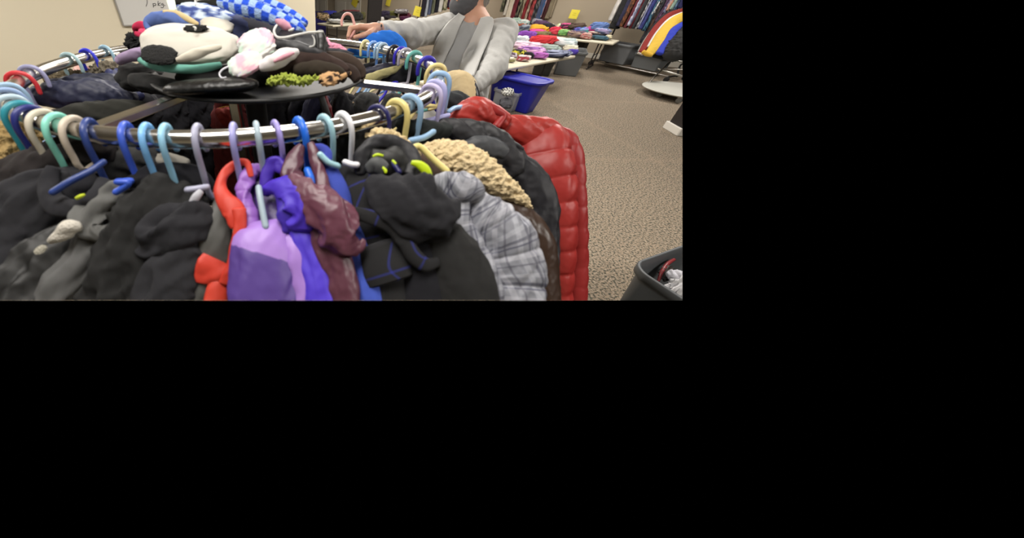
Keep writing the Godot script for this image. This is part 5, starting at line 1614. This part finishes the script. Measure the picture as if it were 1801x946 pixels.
	var coat := [
		[neck + Vector3(0, -0.06, 0) - Fw * 0.02, chest, 0.075, 0.112, 1.45, L], [chest, waist, 0.118, 0.122, 1.42, L], [waist, foot + Vector3(0, 0.78, 0), 0.122, 0.14, 1.42, L],
		[shR + Vector3(0, -0.005, 0), neck + Vector3(0, -0.03, 0), 0.062, 0.055], [shL + Vector3(0, -0.005, 0), neck + Vector3(0, -0.03, 0), 0.062, 0.055],
		[shR, elR, 0.068, 0.06], [elR, wrR.lerp(elR, 0.1), 0.058, 0.033], [shL, elL, 0.07, 0.062], [elL, wrL.lerp(elL, 0.1), 0.06, 0.04]]
	s = sh("bcbcba")
	var wrinkle := func(q: Vector3) -> float:
		var w := nz2.get_noise_3d((q.x + q.y * 0.7) * 420, (q.y - q.x * 0.5) * 240, q.z * 300)
		return 0.008 * (sqrt(w * w + 0.02) * 2.6 - 0.6)
	nets(s, coat, 0.0095, 0.035, wrinkle)
	var card := obj("cardigan", s, M.knit, p)
	var shirt := []
	for row in [[[808, 30], [822, 40], [836, 37], [848, 30]], [[800, 55], [812, 56], [826, 55], [838, 52]], [[786, 80], [798, 80], [814, 79], [828, 76]], [[772, 108], [784, 108], [800, 107], [815, 104]], [[762, 134], [776, 134], [790, 133], [806, 130]]]:
		var line := []
		for q in row: line.append(skin_at(coat, q[0], q[1], 0.005))
		shirt.append(line)
	s = sh("a3a4a5")
	sheet(s, shirt, 0.006, {"nu": 20, "nv": 30, "wr": 0.004})
	obj("shirt", s, M.knit, p)
	for rows in [
		[[[806, 24], [811, 27], [818, 30]], [[786, 42], [798, 44], [808, 46]], [[768, 70], [782, 72], [797, 74]], [[756, 104], [768, 105], [782, 106]], [[748, 140], [758, 140], [770, 140]]],
		[[[845, 32], [851, 31], [858, 30]], [[838, 50], [853, 44], [868, 36]], [[824, 78], [842, 74], [860, 66]], [[812, 104], [828, 102], [846, 98]], [[806, 140], [818, 138], [834, 132]]]]:
		var g := []
		for row in rows:
			var line := []
			for q in row: line.append(skin_at(coat, q[0], q[1], 0.014))
			g.append(line)
		s = sh("bebebc")
		sheet(s, g, 0.009, {"nu": 14, "nv": 30})
		obj("lapel", s, M.knit, card)
	s = sh("b0b0ae")
	var ring := []
	for q in [[666, 40], [662, 46], [662, 54], [666, 60]]: ring.append(at(q[0], q[1], 1.345))
	rod(s, ring, 0.007, 16, 10)
	obj("cuff", s, M.knit, card)
	s = sh("232326")
	soft(s, at(671, 45, 1.33), lens_basis.x * 0.004, lens_basis.y * 0.006, lens_basis.z * 0.003, {"cr": 0.0, "n": 8, "m": 12})
	obj("cuff_stud", s, M.plastic, card)
	# mask over nose and chin
	s = sh("57575a")
	var mk := head + gaze * 0.042 - hu * 0.055
	soft(s, mk, hr * 0.074, hu * 0.066, gaze * 0.082, {"cr": 0.03, "sq": 0.92, "n": 30, "m": 44, "cf": 1.4})
	var mask := obj("face_mask", s, M.cloth, p)
	s = sh("505053")
	for sd: float in [-1.0, 1.0]: rod(s, [mk + hr * 0.066 * sd + hu * 0.02, head + hr * 0.086 * sd + hu * 0.01, head + hr * 0.084 * sd - gaze * 0.02 - hu * 0.01], 0.0025, 12, 8)
	obj("ear_loops", s, M.cloth, mask)
	s = sh("8d8a84")
	soft(s, head + hu * 0.045 - gaze * 0.03, hr * 0.098, hu * 0.082, gaze * 0.098, {"cr": 0.06, "sq": 1.0, "fuzz": 0.004, "ff": 30.0, "n": 30, "m": 44})
	for k in 9:
		var a := deg_to_rad(70 + k * 28)
		var st := head + hr * cos(a) * 0.09 - gaze * absf(sin(a)) * 0.085
		rod(s, [st + hu * 0.05, st * 1.0 - hu * 0.01, st - hu * 0.07 + gaze * 0.01], 0.012, 12, 8)
	obj("hair", s, M.fleece, p)
